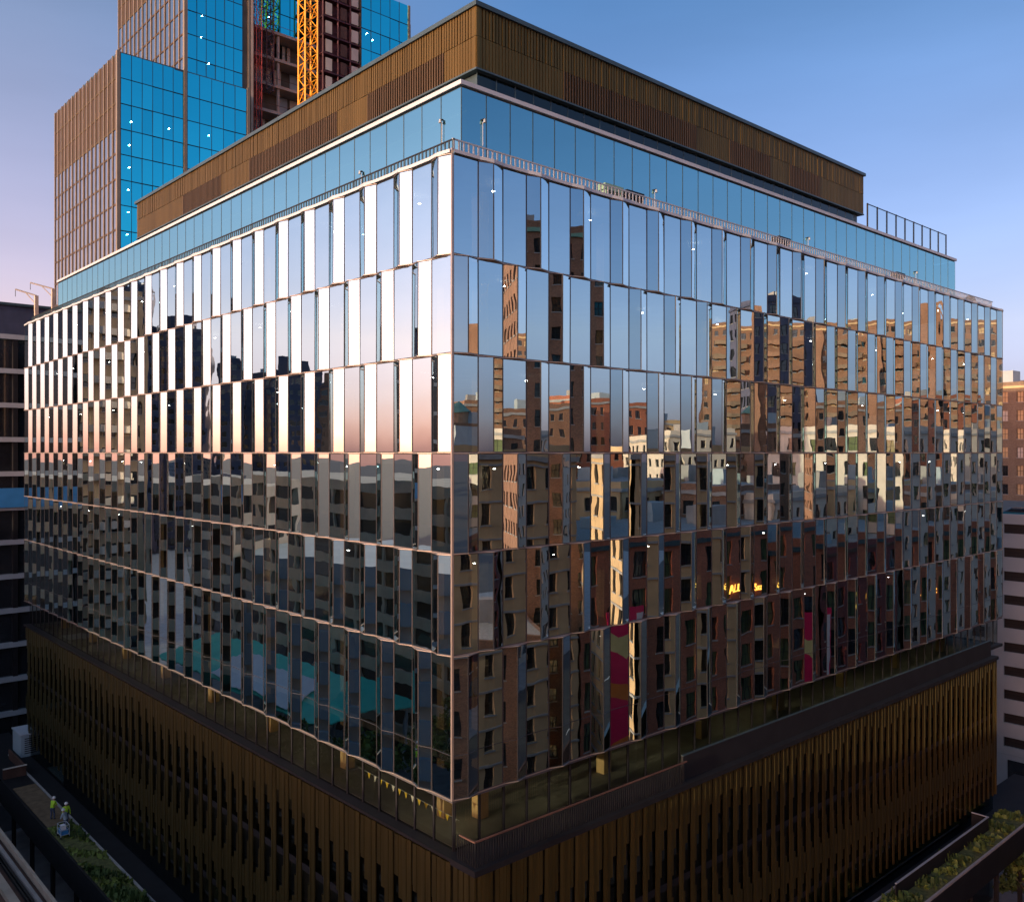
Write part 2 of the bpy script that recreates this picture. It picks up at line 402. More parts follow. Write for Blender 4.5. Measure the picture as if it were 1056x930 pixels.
# structure inside the glass box
sl_ = []
for z in ROWS[1:6] + [-12.65, 12.3]:
    m = MB(); m.box(.35, 61.7, .35, 67.6, H+z-.5 if z < 12 else H+12.1, H+z-.08 if z < 12 else H+12.6, 'slab'); part(m, 'floor_slab', off)
m = MB(); m.box(9, 52, 10, 58, H-16.8, H+12.1, 'core'); part(m, 'core', off)
m = MB()
for i in range(8):
    for side, L in (('L', LL), ('R', LR)):
        s = 3.2 + i*8.5
        if s > L-1: continue
        a, b = mapf(side)(s, -2.6, -16.8), mapf(side)(s+.55, -2.05, 12.0)
        m = MB(); m.box(a[0],b[0],a[1],b[1],a[2],b[2],'stone'); part(m, 'column', off)
m = MB(); m.box(61.7, 62, .1, 67.9, H-14.5, H+12.5, 'glass_dark'); m.box(.1, 61.7, 67.6, 67.9, H-14.5, H+12.5, 'glass_dark'); part(m, 'rear_wall', off)
m = MB(); m.box(.02, 61.98, .02, 67.88, H-14.62, H-14.5, 'soffit'); part(m, 'soffit', off)
# ceiling lights
lt = []
def disc(x, y, z, r, m_):
    d = MB(); d.prism([(x+r*math.cos(t*math.pi/5), y+r*math.sin(t*math.pi/5)) for t in range(10)], z-.04, z, m_); return d
for r in range(6):
    zc = ([11.9]+[z-.55 for z in ROWS[1:6]])[r]
    for side, L in (('L', LL), ('R', LR)):
        s = rnd.uniform(2, 6)
        while s < L-2:
            x, y, z = mapf(side)(s, -rnd.uniform(1.0, 2.0), zc - .15)
            lt.append(disc(x, y, z, .065, 'lamp')); s += rnd.uniform(5, 12)
for side, L in (('L', LL), ('R', LR)):
    s = 2
    while s < L-2:
        x, y, z = mapf(side)(s, -rnd.uniform(1.2, 3), -14.75); lt.append(disc(x, y, z, .1, 'warmlamp')); s += rnd.uniform(2.5, 5)
emit(off, 'ceiling_light', lt)
# ---- setback glazed storey
A0 = 2.5; TZ0, TZ1 = 12.6, 16.72
tg = []; tm = MB()
for side, L in (('R', 58.0), ('L', 65.9)):
    P = mapf(side); n = round((L-A0)/1.5); w_ = (L-A0)/n
    for i in range(n):
        tg.append(panel(side, A0+i*w_, -A0, A0+(i+1)*w_, -A0, TZ0, TZ1, gm='glass_teal', fr=.025, frm='edge_metal', tilt=.001))
emit(off, 'terrace_glazing', tg)
m = MB(); m.box(A0-.12, 58.12, A0-.12, 66.0, H+TZ1+.08, H+17.0, 'white'); part(m, 'upper_coping', off)
m = MB(); m.box(4.2, 57.5, 4.2, 65, H+12.6, H+16.7, 'core'); part(m, 'inner_wall', off)
m = MB(); m.box(A0+.05, 58.0, A0+.06, 65.9, H+17.004, H+17.05, 'roof'); part(m, 'roof_deck', off)
m = MB(); m.box(57.9, 58, A0+.05, 65.9, H+12.6, H+16.7, 'glass_teal'); m.box(A0+.05, 57.9, 65.8, 65.9, H+12.6, H+16.7, 'glass_teal'); part(m, 'rear_glazing', off)
# ---- penthouse
B0 = 7.8; BX, BY = 52.0, 59.6
m = MB(); m.box(B0+.25, BX-.2, B0+.25, BY-.2, H+20.9, H+24.2, 'bronze_dark'); ph_ = part(m, 'penthouse', off)
m = MB(); m.box(B0-.12, BX+.1, B0-.12, BY+.1, H+24.2, H+24.45, 'edge_metal'); m.box(B0, BX, B0, BY, H+20.8, H+20.9, 'edge_metal'); part(m, 'roof_edge', ph_)
louv = {'R': [(14.5, 27.5), (31.5, 37), (39.5, 44.5)], 'L': [(10.5, 18.5), (22, 35), (40, 48)]}
for side, L in (('R', BX), ('L', BY)):
    P = mapf(side); up = MB(); s = B0; seg = MB(); was = None
    def bx(m, s0, s1, d0, d1, z0, z1, mm):
        a, b = P(s0, d0, z0), P(s1, d1, z1); m.box(a[0], b[0], a[1], b[1], a[2], b[2], mm)
    bx(up, B0, L, -B0-.24, -B0-.1, 22.62, 24.2, 'bronze')
    while s < L-.2:
        bx(up, s+rnd.uniform(0,.02), s+.17, -B0-.1, -B0-rnd.uniform(0,.03), 22.62, 24.2, 'bronze')
        inl = any(a <= s < b for a, b in louv[side])
        if inl != was:
            if seg.v: part(seg, 'louvre' if was else 'lower_cladding', ph_)
            seg = MB(); was = inl
        if inl: bx(seg, s-.001, s+.241, -B0-.24, -B0-.2, 20.9, 22.6, 'bronze_dark'); bx(seg, s+.04, s+.15, -B0-.2, -B0, 20.9, 22.6, 'bronze_dark')
        else: bx(seg, s-.001, s+.241, -B0-.24, -B0-.06, 20.9, 22.6, 'bronze'); bx(seg, s+.02, s+.2, -B0-.06, -B0-.03, 20.9, 22.6, 'bronze')
        s += .24
    part(seg, 'louvre' if was else 'lower_cladding', ph_); part(up, 'bronze_cladding', ph_)
m = MB(); m.box(B0+.4, BX-.5, B0+.4, BY-.5, H+17.05, H+20.8, 'edge_metal'); cs_ = part(m, 'clerestory', off)
cl = []
for i in range(30):
    x0 = B0+.3+i*1.42
    cl.append(panel('R', x0, -B0-.3, x0+1.42, -B0-.3, 17.1, 20.8, gm='glass_dark', fr=.03, frm='edge_metal', tilt=.001))
emit(cs_, 'clerestory_pane', cl)
# roof-terrace screen (right end)
scn = []
for i in range(10):
    s = 42 + i*1.6; m = MB(); m.box(s, s+.09, A0+.1, A0+.19, H+17.0, H+18.9, 'dark_metal'); scn.append(m)
emit(off, 'screen_post', scn)
m = MB(); m.face([(42,A0+.12,H+17.1),(56.5,A0+.12,H+17.1),(56.5,A0+.12,H+18.8),(42,A0+.12,H+18.8)], 'glass_clear'); part(m, 'screen_glass', off)
m = MB(); m.box(42, 56.5, A0+.11, A0+.17, H+18.82, H+18.87, 'dark_metal'); part(m, 'screen_rail', off)
# floodlights on the setback storey
for side, px, py in (('L',456,125),('R',498,125),('R',675,197),('R',833,246),('R',944,281),('L',373,178)):
    d = hy(px, A0) if side == 'R' else hx(px, A0); a, b = ray(px); x, y, z = CX+a*d, CY+b*d, zz(py, d)
    m = MB(); m.bar((x-.12*(side=='L'), y-.12*(side=='R'), z-.12), (x-.12*(side=='L'), y-.12*(side=='R'), z+.05), .075, 'pale_metal', 8, .05)
    lampm = m; m = MB(); m.box(x-.05, x+.05, y-.14 if side=='R' else y-.04, y if side=='R' else y+.04, z+.02, z+.08, 'dark_metal')
    m.bar((x-.06, y-.06, z-1.2), (x-.06, y-.06, z-.1), .02, 'pale_metal'); wl_ = part(lampm, 'wall_lamp', off); part(m, 'bracket', wl_)
# ---- recessed storey below the glass box
PZ = -16.86
rg = []; mm_ = []
for side, n, L in (('L', NL*2, LL), ('R', NR*2, LR)):
    w_ = L/n
    for i in range(n):
        s0 = .45 + i*w_; s1 = min(s0+w_, L)
        rg.append(panel(side, s0, -.45, s1, -.45, PZ-.1, -14.62, gm='glass_dark', fr=.05, frm='dark_metal', tilt=.002))
        a, b = mapf(side)(s0-.06, -.5, PZ), mapf(side)(s0+.06, -.43, -14.62)
        m = MB(); m.box(a[0],b[0],a[1],b[1],a[2],b[2],'dark_metal'); mm_.append(m)
emit(off, 'storefront_pane', rg); emit(off, 'mullion', mm_)
# ---- podium
PX = 56.3; PY_ = -1.5
m = MB()
m.box(0, 62, -.0, 67.9, H+PZ-.22, H+PZ, 'dark_metal')
m.box(-.12, PX+.05, PY_-.12, 0, H+PZ-.25, H+PZ, 'dark_metal'); m.box(-.12, 0, 0, 67.9, H+PZ-.12, H+PZ, 'dark_metal'); part(m, 'podium_deck', off)
m = MB(); m.box(.6, 61, .6, 67, H+PZ+.002, H+PZ+.03, 'slab'); part(m, 'inner_floor', off)
m = MB(); m.box(.16, PX-.4, PY_+.16, 67.5, H-37, H+PZ-.25, 'glass_dark'); part(m, 'podium_glazing', off)
for z in (-21.6, -26.4):
    m = MB(); m.box(.12, PX-.3, PY_+.12, 67.7, H+z-.25, H+z+.1, 'dark_metal'); part(m, 'slab_edge', off)
m = MB()
m.box(3, PX-3, 3, 66, H-36.9, H+PZ-.3, 'core'); part(m, 'podium_core', off)
fins = []
FB = -28.3
def finpanel(side, i, n, L, d):
    P = mapf(side); m = MB(); w_ = L/n; s0 = i*w_; gap = .2 if side == 'L' else .17
    q = i/n
    # the openings hang lower near the corner and shallower far away
    base_ = -18.9 - 1.5*math.exp(-q*5) + .35*math.sin(i*.8)
    fw = (w_-gap)/4
    for k in range(4):
        a = s0 + gap + k*fw; b = a + fw*.94
        tw = (.06, .0, .04, .0)[k]
        t1 = base_ + (0, -1.5, -.2, .75)[k]; b1 = -23.3 - (0, -1.0, .2, .6)[k]
        t2 = -25.6 + (0, -.9, -.1, .5)[k]
        segs = [(PZ-.3, FB)] if k == 0 else [(PZ-.3, t1), (b1, t2)]
        if k == 1: segs.append((t1+.001, b1))
        for j, (zt, zb) in enumerate(segs):
            if zt - zb < .1: continue
            e = b if not (k == 1 and j == 2) else a + fw*.35
            A = [P(a, d-.11, 0), P(e, d-.11, 0), P(e, d-.0-tw*.3, 0), P(a, d-tw, 0)]
            m.prism([z_[:2] for z_ in A], H+zb, H+zt, 'fin')
    return m
nL = 48; nR = 59
for i in range(nL): fins.append(finpanel('L', i, nL, LL-.3, .0))
for i in range(nR): fins.append(finpanel('R', i, nR, PX, 1.5))
cf = MB()
for k in range(4):
    y0 = PY_ + .06 + k*.36; z1 = (FB, -22.5, FB, -20.8)[k]
    cf.box(0, .11 - .02*(k % 2), y0, y0+.3, H+z1, H+PZ-.3, 'fin')
    if z1 != FB: cf.box(0, .09, y0, y0+.12, H+FB, H+z1-.001, 'fin')
fins.append(cf)
emit(off, 'fin_panel', fins)
m = MB(); m.box(PX-.12, PX, PY_, PY_+.5, H+FB, H+PZ-.3, 'fin'); m.box(PX-.35, PX-.12, PY_+.5, 60, H-37, H+PZ-.25, 'bronze_dark'); part(m, 'podium_end', off)
# balcony rail on the right
bp = []
for i in range(100):
    s = .1 + i*.14; m = MB(); m.box(s, s+.03, PY_+.12, PY_+.15, H+PZ, H+PZ+1.02, 'dark_metal'); bp.append(m)
for i in range(9):
    y = PY_+.14+i*.14; m = MB(); m.box(.1, .13, y, y+.03, H+PZ, H+PZ+1.02, 'dark_metal'); 
    bp.append(m)
m = MB(); m.box(.05, 14.2, PY_+.1, PY_+.18, H+PZ+1.02, H+PZ+1.08, 'rust'); m.box(.05, .13, PY_+.18, -.4, H+PZ+1.02, H+PZ+1.08, 'rust'); brl = part(m, 'balcony_rail', off)
emit(brl, 'baluster', bp, 100)
m = MB(); m.box(14.2, 56.0, PY_+.35, PY_+.47, H+PZ, H+PZ+1.25, 'dark_metal'); m.box(14.2, 56.0, PY_+.33, PY_+.49, H+PZ+1.25, H+PZ+1.29, 'edge_metal'); part(m, 'balcony_parapet', off)
# low terrace roof round the podium
TZ = -29.5
m = MB()
m.prism([(-3.6,-4.3),(66,-4.3),(66,.4),(.4,.4),(.4,76),(-3.6,76)], H+TZ-2.0, H+TZ, 'dark_metal'); part(m, 'canopy_roof', off)
m = MB()
m.box(-1.45,-1.3,-1.9,68,H+TZ,H+TZ+.12,'kerb'); m.box(-1.3,PX-6,-2.0,-1.85,H+TZ,H+TZ+.12,'kerb')
m.box(-3.6,-3.45,-4.3,76,H+TZ,H+TZ+.14,'dark_metal'); m.box(-3.45,66,-4.3,-4.15,H+TZ,H+TZ+.14,'kerb'); part(m, 'roof_kerb', off)
m = MB(); m.box(-3.4,-1.5,-4.1,47,H+TZ+.004,H+TZ+.1,'sedum'); m.box(-1.5,PX,-4.1,-2.05,H+TZ+.004,H+TZ+.1,'sedum')
m.box(-3.3,-1.5,47,58,H+TZ+.004,H+TZ+.06,'soil'); part(m, 'planting_bed', off)
for i in range(12):
    m = MB(); m.bar((-3.2, 4+i*6, H-37), (-3.2, 4+i*6, H+TZ-2), .2, 'dark_metal', 6); part(m, 'canopy_post', off)
    m = MB(); m.bar((4+i*5, -4.0, H-37), (4+i*5, -4.0, H+TZ-2), .2, 'dark_metal', 6); part(m, 'canopy_post', off)
# sedum tufts: uncountable ground cover
sd = MB()
for i in range(5200):
    if i % 2: x, y = rnd.uniform(-3.35,-1.55), rnd.uniform(-4, 47)
    else: x, y = rnd.uniform(-1.5, PX-.5), rnd.uniform(-4.0,-2.1)
    dens = math.sin(x*1.9+y*.9)*math.sin(y*.55+x*.4+1)
    if dens < -.25 + rnd.uniform(-.2,.2): continue
    hh = rnd.uniform(.08,.34)*(1+dens); r_ = rnd.uniform(.08,.2); t = rnd.uniform(0,3.14)
    u = Vector((math.cos(t), math.sin(t), 0))*r_; v_ = Vector((rnd.uniform(-.15,.15), rnd.uniform(-.15,.15), hh)); b = Vector((x,y,H+TZ+.09))
    sd.face([b-u, b+u, b+u*.6+v_, b-u*.6+v_], 'leaf' if dens > .25 else 'leaf2')
o = sd.build('roof_planting'); o['kind'] = 'stuff'; o['label'] = 'green and brown sedum tufts on the low podium canopy'; o['category'] = 'ground cover'
# glazed guard on right canopy
gd = thing('glass_guard', 'low dark L-shaped guard rail on the planted canopy roof', 'guard rail', (50, -2.6, H+TZ))
m = MB(); m.box(35, 51, -2.75, -2.68, H+TZ+.1, H+TZ+1.1, 'dark_metal'); m.box(50.93, 51, -2.68, -1.5, H+TZ+.1, H+TZ+1.1, 'dark_metal'); part(m, 'guard_panel', gd)
m = MB(); m.box(35, 51.02, -2.78, -2.65, H+TZ+1.1, H+TZ+1.15, 'pale_metal'); m.box(50.9, 51.03, -2.65, -1.5, H+TZ+1.1, H+TZ+1.15, 'pale_metal'); part(m, 'guard_rail', gd)
# ------------------------------------------------------------------ generic building with real openings
def openings(root, T, L, z0, z1, nx, nz, ww, wh, wall, pane, frame='dark_metal', depth=.3, sill=True, col_skip=None, name='window', band=None, bars=1):
    """T maps (s, d, z) -> world. Adds piers and spandrels with sunk windows; returns wall MB and list of windows."""
    W = MB(); wins = []
    cw = L/nx; ch = (z1-z0)/nz
    def bx(m, s0, s1, d0, d1, a, b, mm):
        bxx = [T(x, d, z) for z in (a, b) for x, d in ((s0,d0),(s1,d0),(s1,d1),(s0,d1))]
        i = len(m.v); m.v += bxx; k = m.mi(mm)
        for f in ((3,2,1,0),(4,5,6,7),(0,1,5,4),(1,2,6,5),(2,3,7,6),(3,0,4,7)):
            m.f.append(tuple(i+q for q in f)); m.m.append(k)
    for i in range(nx+1):
        a = 0 if i == 0 else i*cw - (cw-ww)/2; b = L if i == nx else i*cw + (cw-ww)/2
        bx(W, a, b, -depth, 0, z0, z1, wall)
    for j in range(nz+1):
        a = z0 if j == 0 else z0 + j*ch - (ch-wh)*.45; b = z1 if j == nz else z0 + j*ch + (ch-wh)*.55
        for i in range(nx):
            bx(W, i*cw+(cw-ww)/2, (i+1)*cw-(cw-ww)/2, -depth, -.012, a, b, wall)
        if band: bx(W, -.05, L+.05, 0, .12, a+.05, a+.22, band)
    for i in range(nx):
        for j in range(nz):
            s0 = i*cw+(cw-ww)/2; a = z0+j*ch+(ch-wh)*.55; b = z0+(j+1)*ch-(ch-wh)*.45
            m = MB()
            pm = pane if not isinstance(pane, (list, tuple)) else pane[rnd.randrange(len(pane))]
            bx(m, s0, s0+ww, -depth+.02, -depth+.06, a, b, pm)
            bx(m, s0, s0+.07, -depth+.06, -depth+.12, a, b, frame); bx(m, s0+ww-.07, s0+ww, -depth+.06, -depth+.12, a, b, frame)
            for q in range(bars):
                sm = s0+ww*(q+1)/(bars+1); bx(m, sm-.03, sm+.03, -depth+.06, -depth+.1, a, b, frame)
            bx(m, s0+.07, s0+ww-.07, -depth+.06, -depth+.1, (a+b)/2-.03, (a+b)/2+.03, frame)
            if sill: bx(m, s0-.08, s0+ww+.08, -.05, .08, a-.1, a, 'kerb')
            wins.append(m)
    return W, wins
def faceT(ox, oy, ang, z=0):
    ca, sa = math.cos(ang), math.sin(ang)      # s direction; outward = s rotated by -90 deg
    return lambda s, d, zz_: (ox+ca*s+sa*d, oy+sa*s-ca*d, zz_)
def building(name, label, cx, cy, wx, wy, top, wall, faces='SW', pane='pane', fl=3.6, cwid=3.0, ww=1.4, wh=1.8, rot=0, base_h=4.5, band=None, cornice='kerb', cat='building', bars=1, extra=None, group=None, zt_off=1.2):
    """cx, cy: centre; wx, wy: size; top above the street."""
    root = thing(name, label, cat, (cx, cy, 0), group)
    ca, sa = math.cos(rot), math.sin(rot)
    def loc(u, v): return (cx+ca*u-sa*v, cy+sa*u+ca*v)
    body = MB()
    q = .35
    body.prism([loc(-wx/2+q,-wy/2+q), loc(wx/2-q,-wy/2+q), loc(wx/2-q,wy/2-q), loc(-wx/2+q,wy/2-q)], -.2, top-.3, wall)
    nz = max(1, round((top-base_h-zt_off)/fl))
    wins = []
    defs = {'S': (loc(-wx/2,-wy/2), rot, wx), 'E': (loc(wx/2,-wy/2), rot+math.pi/2, wy),
            'N': (loc(wx/2,wy/2), rot+math.pi, wx), 'W': (loc(-wx/2,wy/2), rot-math.pi/2, wy)}
    for k, (o, a, L) in defs.items():
        T = faceT(o[0], o[1], a)
        if k in faces:
            W, wi = openings(root, T, L, base_h, top-zt_off, max(1, round(L/cwid)), nz, ww, wh, wall, pane, band=band, bars=bars)
            body.add(W); wins += wi
            low, lw = openings(root, T, L, .1, base_h-.02, max(1, round(L/(cwid*1.6))), 1, cwid*1.6-1.0, base_h*.62, wall, pane, sill=False)
            body.add(low); wins += lw
            m = MB()
            i = len(m.v)
        else:
            for z0, z1 in ((-.1, top-zt_off),):
                P = [T(0,0,z0),T(L,0,z0),T(L,0,z1),T(0,0,z1)]; body.face(P, wall)
    part(body, 'wall', root)
    r = MB(); e = .25
    r.prism([loc(-wx/2-e,-wy/2-e), loc(wx/2+e,-wy/2-e), loc(wx/2+e,wy/2+e), loc(-wx/2-e,wy/2+e)], top-zt_off, top-zt_off+.45, cornice)
    r.prism([loc(-wx/2,-wy/2), loc(wx/2,-wy/2), loc(wx/2,wy/2), loc(-wx/2,wy/2)], top-zt_off+.45, top, wall)
    r.prism([loc(-wx/2+.4,-wy/2+.4), loc(wx/2-.4,-wy/2+.4), loc(wx/2-.4,wy/2-.4), loc(-wx/2+.4,wy/2-.4)], top+.002, top+.02, 'gravel')
    part(r, 'roof', root)
    emit(root, 'window', wins)
    # roof plant
    for i in range(rnd.randint(2, 4)):
        u, v = rnd.uniform(-.3,.3)*wx, rnd.uniform(-.3,.3)*wy; s = rnd.uniform(1, 2.2)
        m = MB(); m.prism([loc(u-s,v-s*.7), loc(u+s,v-s*.7), loc(u+s,v+s*.7), loc(u-s,v+s*.7)], top+.02, top+rnd.uniform(1,2.4), 'concrete' if i % 2 else 'pale_metal')
        part(m, 'roof_plant', root)
    return root, loc
# ---- across the right-hand street (seen mirrored in the right facade)
building('stone_building', 'yellow stone building with tall windows mirrored beside the near corner of the right facade', 28.5, -40, 17, 24, H+.5, 'stone', 'NW', cwid=2.3, ww=1.05, wh=1.9, fl=3.1, band='kerb')
r1, l1 = building('brick_warehouse', 'long red brick warehouse with green-glazed windows mirrored in the lower right facade', 59.5, -38, 45, 20, H-8.3, 'brick_red', 'NW', pane=['pane','pane_green','pane_green'], cwid=3.9, ww=2.1, wh=2.6, band=None, cornice='edge_metal', bars=3)
r2, l2 = building('dark_brick_building', 'dark red brick building with an amber lit sign mirrored low on the right facade', 93, -37, 21.5, 18, H-12.0, 'brick_dark', 'NW', cwid=3.6, ww=2.0, wh=2.4, cornice='rust')
building('pale_office_building', 'pale stone building with teal windows mirrored at the far end of the right facade', 128, -39, 46, 22, H+4, 'palestone', 'NW', pane=['pane','pane_green'], cwid=3.2, ww=1.6, wh=2.0)
building('brick_tower', 'slender brown brick tower with green roof mirrored near the top of the right facade', 17.3, -58, 11, 16, H+24, 'brick_brown', 'NW', cwid=1.9, ww=.95, wh=1.5, cornice='copper', fl=2.9, band=None)
building('dark_tower', 'dark slate tower mirrored beside the balconied apartment block', 83, -124, 17, 14, H+31, 'slate2', 'NW', cwid=2.4, ww=1.5, wh=2.2, cornice='slate')
building('corner_shop_building', 'low dark corner building standing behind the drone across the crossing', 3, -48, 20, 20, H-16, 'brick_brown', 'NW', cwid=3.2, ww=1.6, wh=2.0)
# balconied apartment block, turned towards the sunset
ax, ay, bx_, by_ = 168, -109, 212, -50
rot = math.atan2(by_-ay, bx_-ax); L_ = math.hypot(bx_-ax, by_-ay)
mx_, my_ = (ax+bx_)/2 + math.sin(rot)*9, (ay+by_)/2 - math.cos(rot)*9
apt, la = building('apartment_block', 'long orange-lit apartment block with rows of balconies mirrored across the right facade', mx_, my_, L_, 18, H+33, 'brick_orange', 'NW', cwid=2.3, ww=1.3, wh=1.5, rot=rot, fl=3.0, cornice='stone', pane=['pane','pane','stone'])
bal = []
for j in range(20):
    for i in range(5):
        u0 = -L_/2 + 3 + i*14; z = 6 + j*3.05
        m = MB(); pts = [la(u0, 9.0), la(u0+8.5, 9.0), la(u0+8.2, 10.2), la(u0+4.2, 10.9), la(u0+.3, 10.2)]
        m.prism(pts, z, z+1.05, 'brick_orange' if i % 2 else 'brick_tan'); bal.append(m)
emit(apt, 'balcony', bal)
for i in range(4):
    u0 = -L_/2 + 12.3 + i*14
    m = MB(); m.prism([la(u0, 9), la(u0+3.4, 9), la(u0+3.4, 10.4), la(u0, 10.4)], 0, H+33+(4 if i in (0,3) else -1.3), 'brick_brown'); part(m, 'stair_tower', apt)
# mid-distance brick skyline
sky_l = [(480,120,11,3.5,'brick_orange','squat orange brick block under the mirrored water tank'),(525,175,22,9,'brick_brown','brown brick block mirrored left of the slender tower'),
 (575,195,18,8,'palestone','pale stone block among mirrored brick roofs'),(615,185,20,11,'brick_red','red brick block with bulky roof plant mirrored mid facade'),
 (660,190,18,7,'stone','yellowish stone block mirrored in the middle of the right facade'),(700,165,14,4,'cream','cream rendered block mirrored below the skyline')]
for k, (px, D, wd, hh, ml, lab) in enumerate(sky_l):
    x, y = at(px, D)
    building(('brick_block','city_block')[k % 2], lab, x, -y, wd, 15, H+hh, ml, 'NW', cwid=2.1, ww=.95, wh=1.5, fl=3.0, rot=R(20))
for k, (px, D, wd, hh, ml, lab) in enumerate([(800,125,26,-5,'cream','white low block with arcaded top mirrored above the brick warehouse'),(735,120,16,-4,'brick_orange','orange brick block mirrored just above the warehouse roof'),(880,150,24,-2,'palestone','pale low block mirrored under the apartment balconies'),(640,120,16,-3.5,'stone','yellow low block mirrored behind the warehouse')]):
    x, y = at(px, D)
    building('low_block', lab, x, -y, wd, 13, H+hh, ml, 'NW', cwid=3, ww=1.5, wh=1.8, rot=R(-4))
# water tower
x, y = at(476, 116); y = -y
wt = thing('water_tower', 'timber water tank on thin legs mirrored beside the near corner', 'water tower', (x, y, H+2.3))
def lathe(m, prof, cx, cy, mm, n=20):
    for (r0, z0), (r1_, z1) in zip(prof, prof[1:]):
        for i in range(n):
            a, b = 2*math.pi*i/n, 2*math.pi*(i+1)/n
            m.face([(cx+r0*math.cos(a),cy+r0*math.sin(a),z0),(cx+r0*math.cos(b),cy+r0*math.sin(b),z0),(cx+r1_*math.cos(b),cy+r1_*math.sin(b),z1),(cx+r1_*math.cos(a),cy+r1_*math.sin(a),z1)], mm)
m = MB(); lathe(m, [(.01,H+2.2),(1.2,H+2.6),(1.65,H+3.3),(1.65,H+5.0)], x, y, 'wood'); part(m, 'tank', wt)
m = MB(); lathe(m, [(1.85,H+4.95),(1.8,H+5.05),(.01,H+6.3)], x, y, 'copper'); part(m, 'tank_roof', wt)
for i in range(4):
    t = R(45+90*i); m = MB(); m.bar((x+1.9*math.cos(t), y+1.9*math.sin(t), H-4), (x+1.3*math.cos(t), y+1.3*math.sin(t), H+3), .1, 'rust'); part(m, 'leg', wt)
m = MB(); m.bar((x,y,H-4),(x,y,H+2.3),.3,'rust',8); part(m, 'riser_pipe', wt)
# writing and banner on the mirrored walls
def text(parent, body, size, mtx, name, m_, ext=.04):
    cu = bpy.data.curves.new(name, 'FONT'); cu.body = body; cu.size = size; cu.extrude = ext; cu.align_x = 'CENTER'
    o = bpy.data.objects.new(name, cu); sc.collection.objects.link(o)
    dg = bpy.context.evaluated_depsgraph_get(); me = bpy.data.meshes.new_from_object(o.evaluated_get(dg))
    sc.collection.objects.unlink(o); bpy.data.objects.remove(o)
    me.transform(mtx); me.materials.clear(); me.materials.append(M[m_]); me.name = name
    o = bpy.data.objects.new(name, me); sc.collection.objects.link(o)
    if parent: o.parent = parent; o.location = -parent.location
    return o
def wallmtx(x, y, z, flip=True):    # lettering upright on a wall facing +y; flipped so the mirror shows it readable
    B = Matrix(((1 if flip else -1, 0, 0, x), (0, 0, 1, y), (0, 1, 0, z), (0, 0, 0, 1)))
    return B
def wall_pt(px, py, yb=28):
    D = hy(px, yb); return CX+ray(px)[0]*D, zz(py, D)
for px, py, tx, sz, par in ((759,612,'ALL',1.35,r1),(779,608,'Suz',1.1,r1)):
    x, z = wall_pt(px, py); text(par, tx, sz, wallmtx(x, -27.7, z), 'lit_sign', 'neon')
for px, py, tx, sz in ((899,617,'O.',1.5),(898,628,'LET',.95)):
    x, z = wall_pt(px, py); text(r2, tx, sz, wallmtx(x, -27.7, z), 'lit_sign', 'neon')
x0, z1 = wall_pt(627, 634); x1, z0 = wall_pt(664, 778)
z1 = H-15.4; z0 = H-29
bn = thing('wall_banner', 'tall crimson banner with pale and orange shapes hung on the brick warehouse', 'banner', (x0, -27.7, z0))
m = MB(); m.box(x0, x1, -27.78, -27.7, z0, z1, 'magenta'); part(m, 'cloth', bn)
W_ = x1-x0
def poly(pts, mm, nm, e):
    m = MB(); n_ = len(pts)
    A = [(x0+W_*a, -27.7+e, z0+(z1-z0)*b) for a, b in pts]; B = [(p[0], -27.695, p[2]) for p in A]
    m.face(A, mm); m.face(B[::-1], mm)
    for i in range(n_): m.face([B[i], B[(i+1)%n_], A[(i+1)%n_], A[i]], mm)
    part(m, nm, bn)
poly([(.02,.86),(.3,.8),(.75,.83),(.98,.74),(.98,.62),(.6,.68),(.5,.64),(.3,.7),(.02,.74)], 'ban_y', 'printed_shape', .01)
poly([(.78,.95),(.98,.95),(.98,.3),(.78,.5)], 'ban_w', 'printed_shape', .014)
poly([(0,.5),(1,.42),(1,.3),(0,.4)], 'ban_o', 'printed_band', .018)
poly([(.1,.0),(.1,.06),(.55,.08),(.6,.2),(.8,.24),(.95,.2),(.98,0)], 'ban_o', 'printed_shape', .014)
poly([(.55,.12),(.62,.26),(.85,.29),(.95,.2),(.8,.13)], 'hair', 'printed_shape', .018)
x, z = (x0+x1)/2, z0+(z1-z0)*.425
# ---- left-hand street (mirrored in the left facade)
def bandbuilding(name, label, x0, x1, y0, y1, top, wall, gm, fl, faces, lip='pale_metal', cat='building', glassmat='pane', wb=.95):
    root = thing(name, label, cat, ((x0+x1)/2, (y0+y1)/2, 0)); n = int((top-3)/fl)
    m = MB(); m.box(x0+.5, x1-.5, y0+.5, y1-.5, -.2, top-.2, glassmat); part(m, 'glazing', root)
    its = []
    for j in range(n+1):
        z = top - j*fl; mb = MB(); mb.box(x0, x1, y0, y1, max(0,z-wb), z, wall); its.append(mb)
    emit(root, 'floor_band', its)
    cols = []
    nx = max(1, round((x1-x0)/6)); ny = max(1, round((y1-y0)/(6 if cat == 'building' else 14)))
    for i in range(nx+1):
        x = x0+.15+(x1-x0-.8)*i/nx
        for y in (y0+.1, y1-.6): c_ = MB(); c_.box(x, x+.5, y, y+.5, 0, top-.3, lip); cols.append(c_)
    for i in range(1, ny):
        y = y0+.15+(y1-y0-.8)*i/ny
        for x in (x0+.1, x1-.6): c_ = MB(); c_.box(x, x+.5, y, y+.5, 0, top-.3, lip); cols.append(c_)
    emit(root, 'column', cols)
    return root
bandbuilding('parking_garage', 'long olive concrete parking garage with dark open decks mirrored in the left facade', -62, -40, 46, 125, H-3.6, 'garage', None, 3.3, 'E', 'garage', wb=1.35)
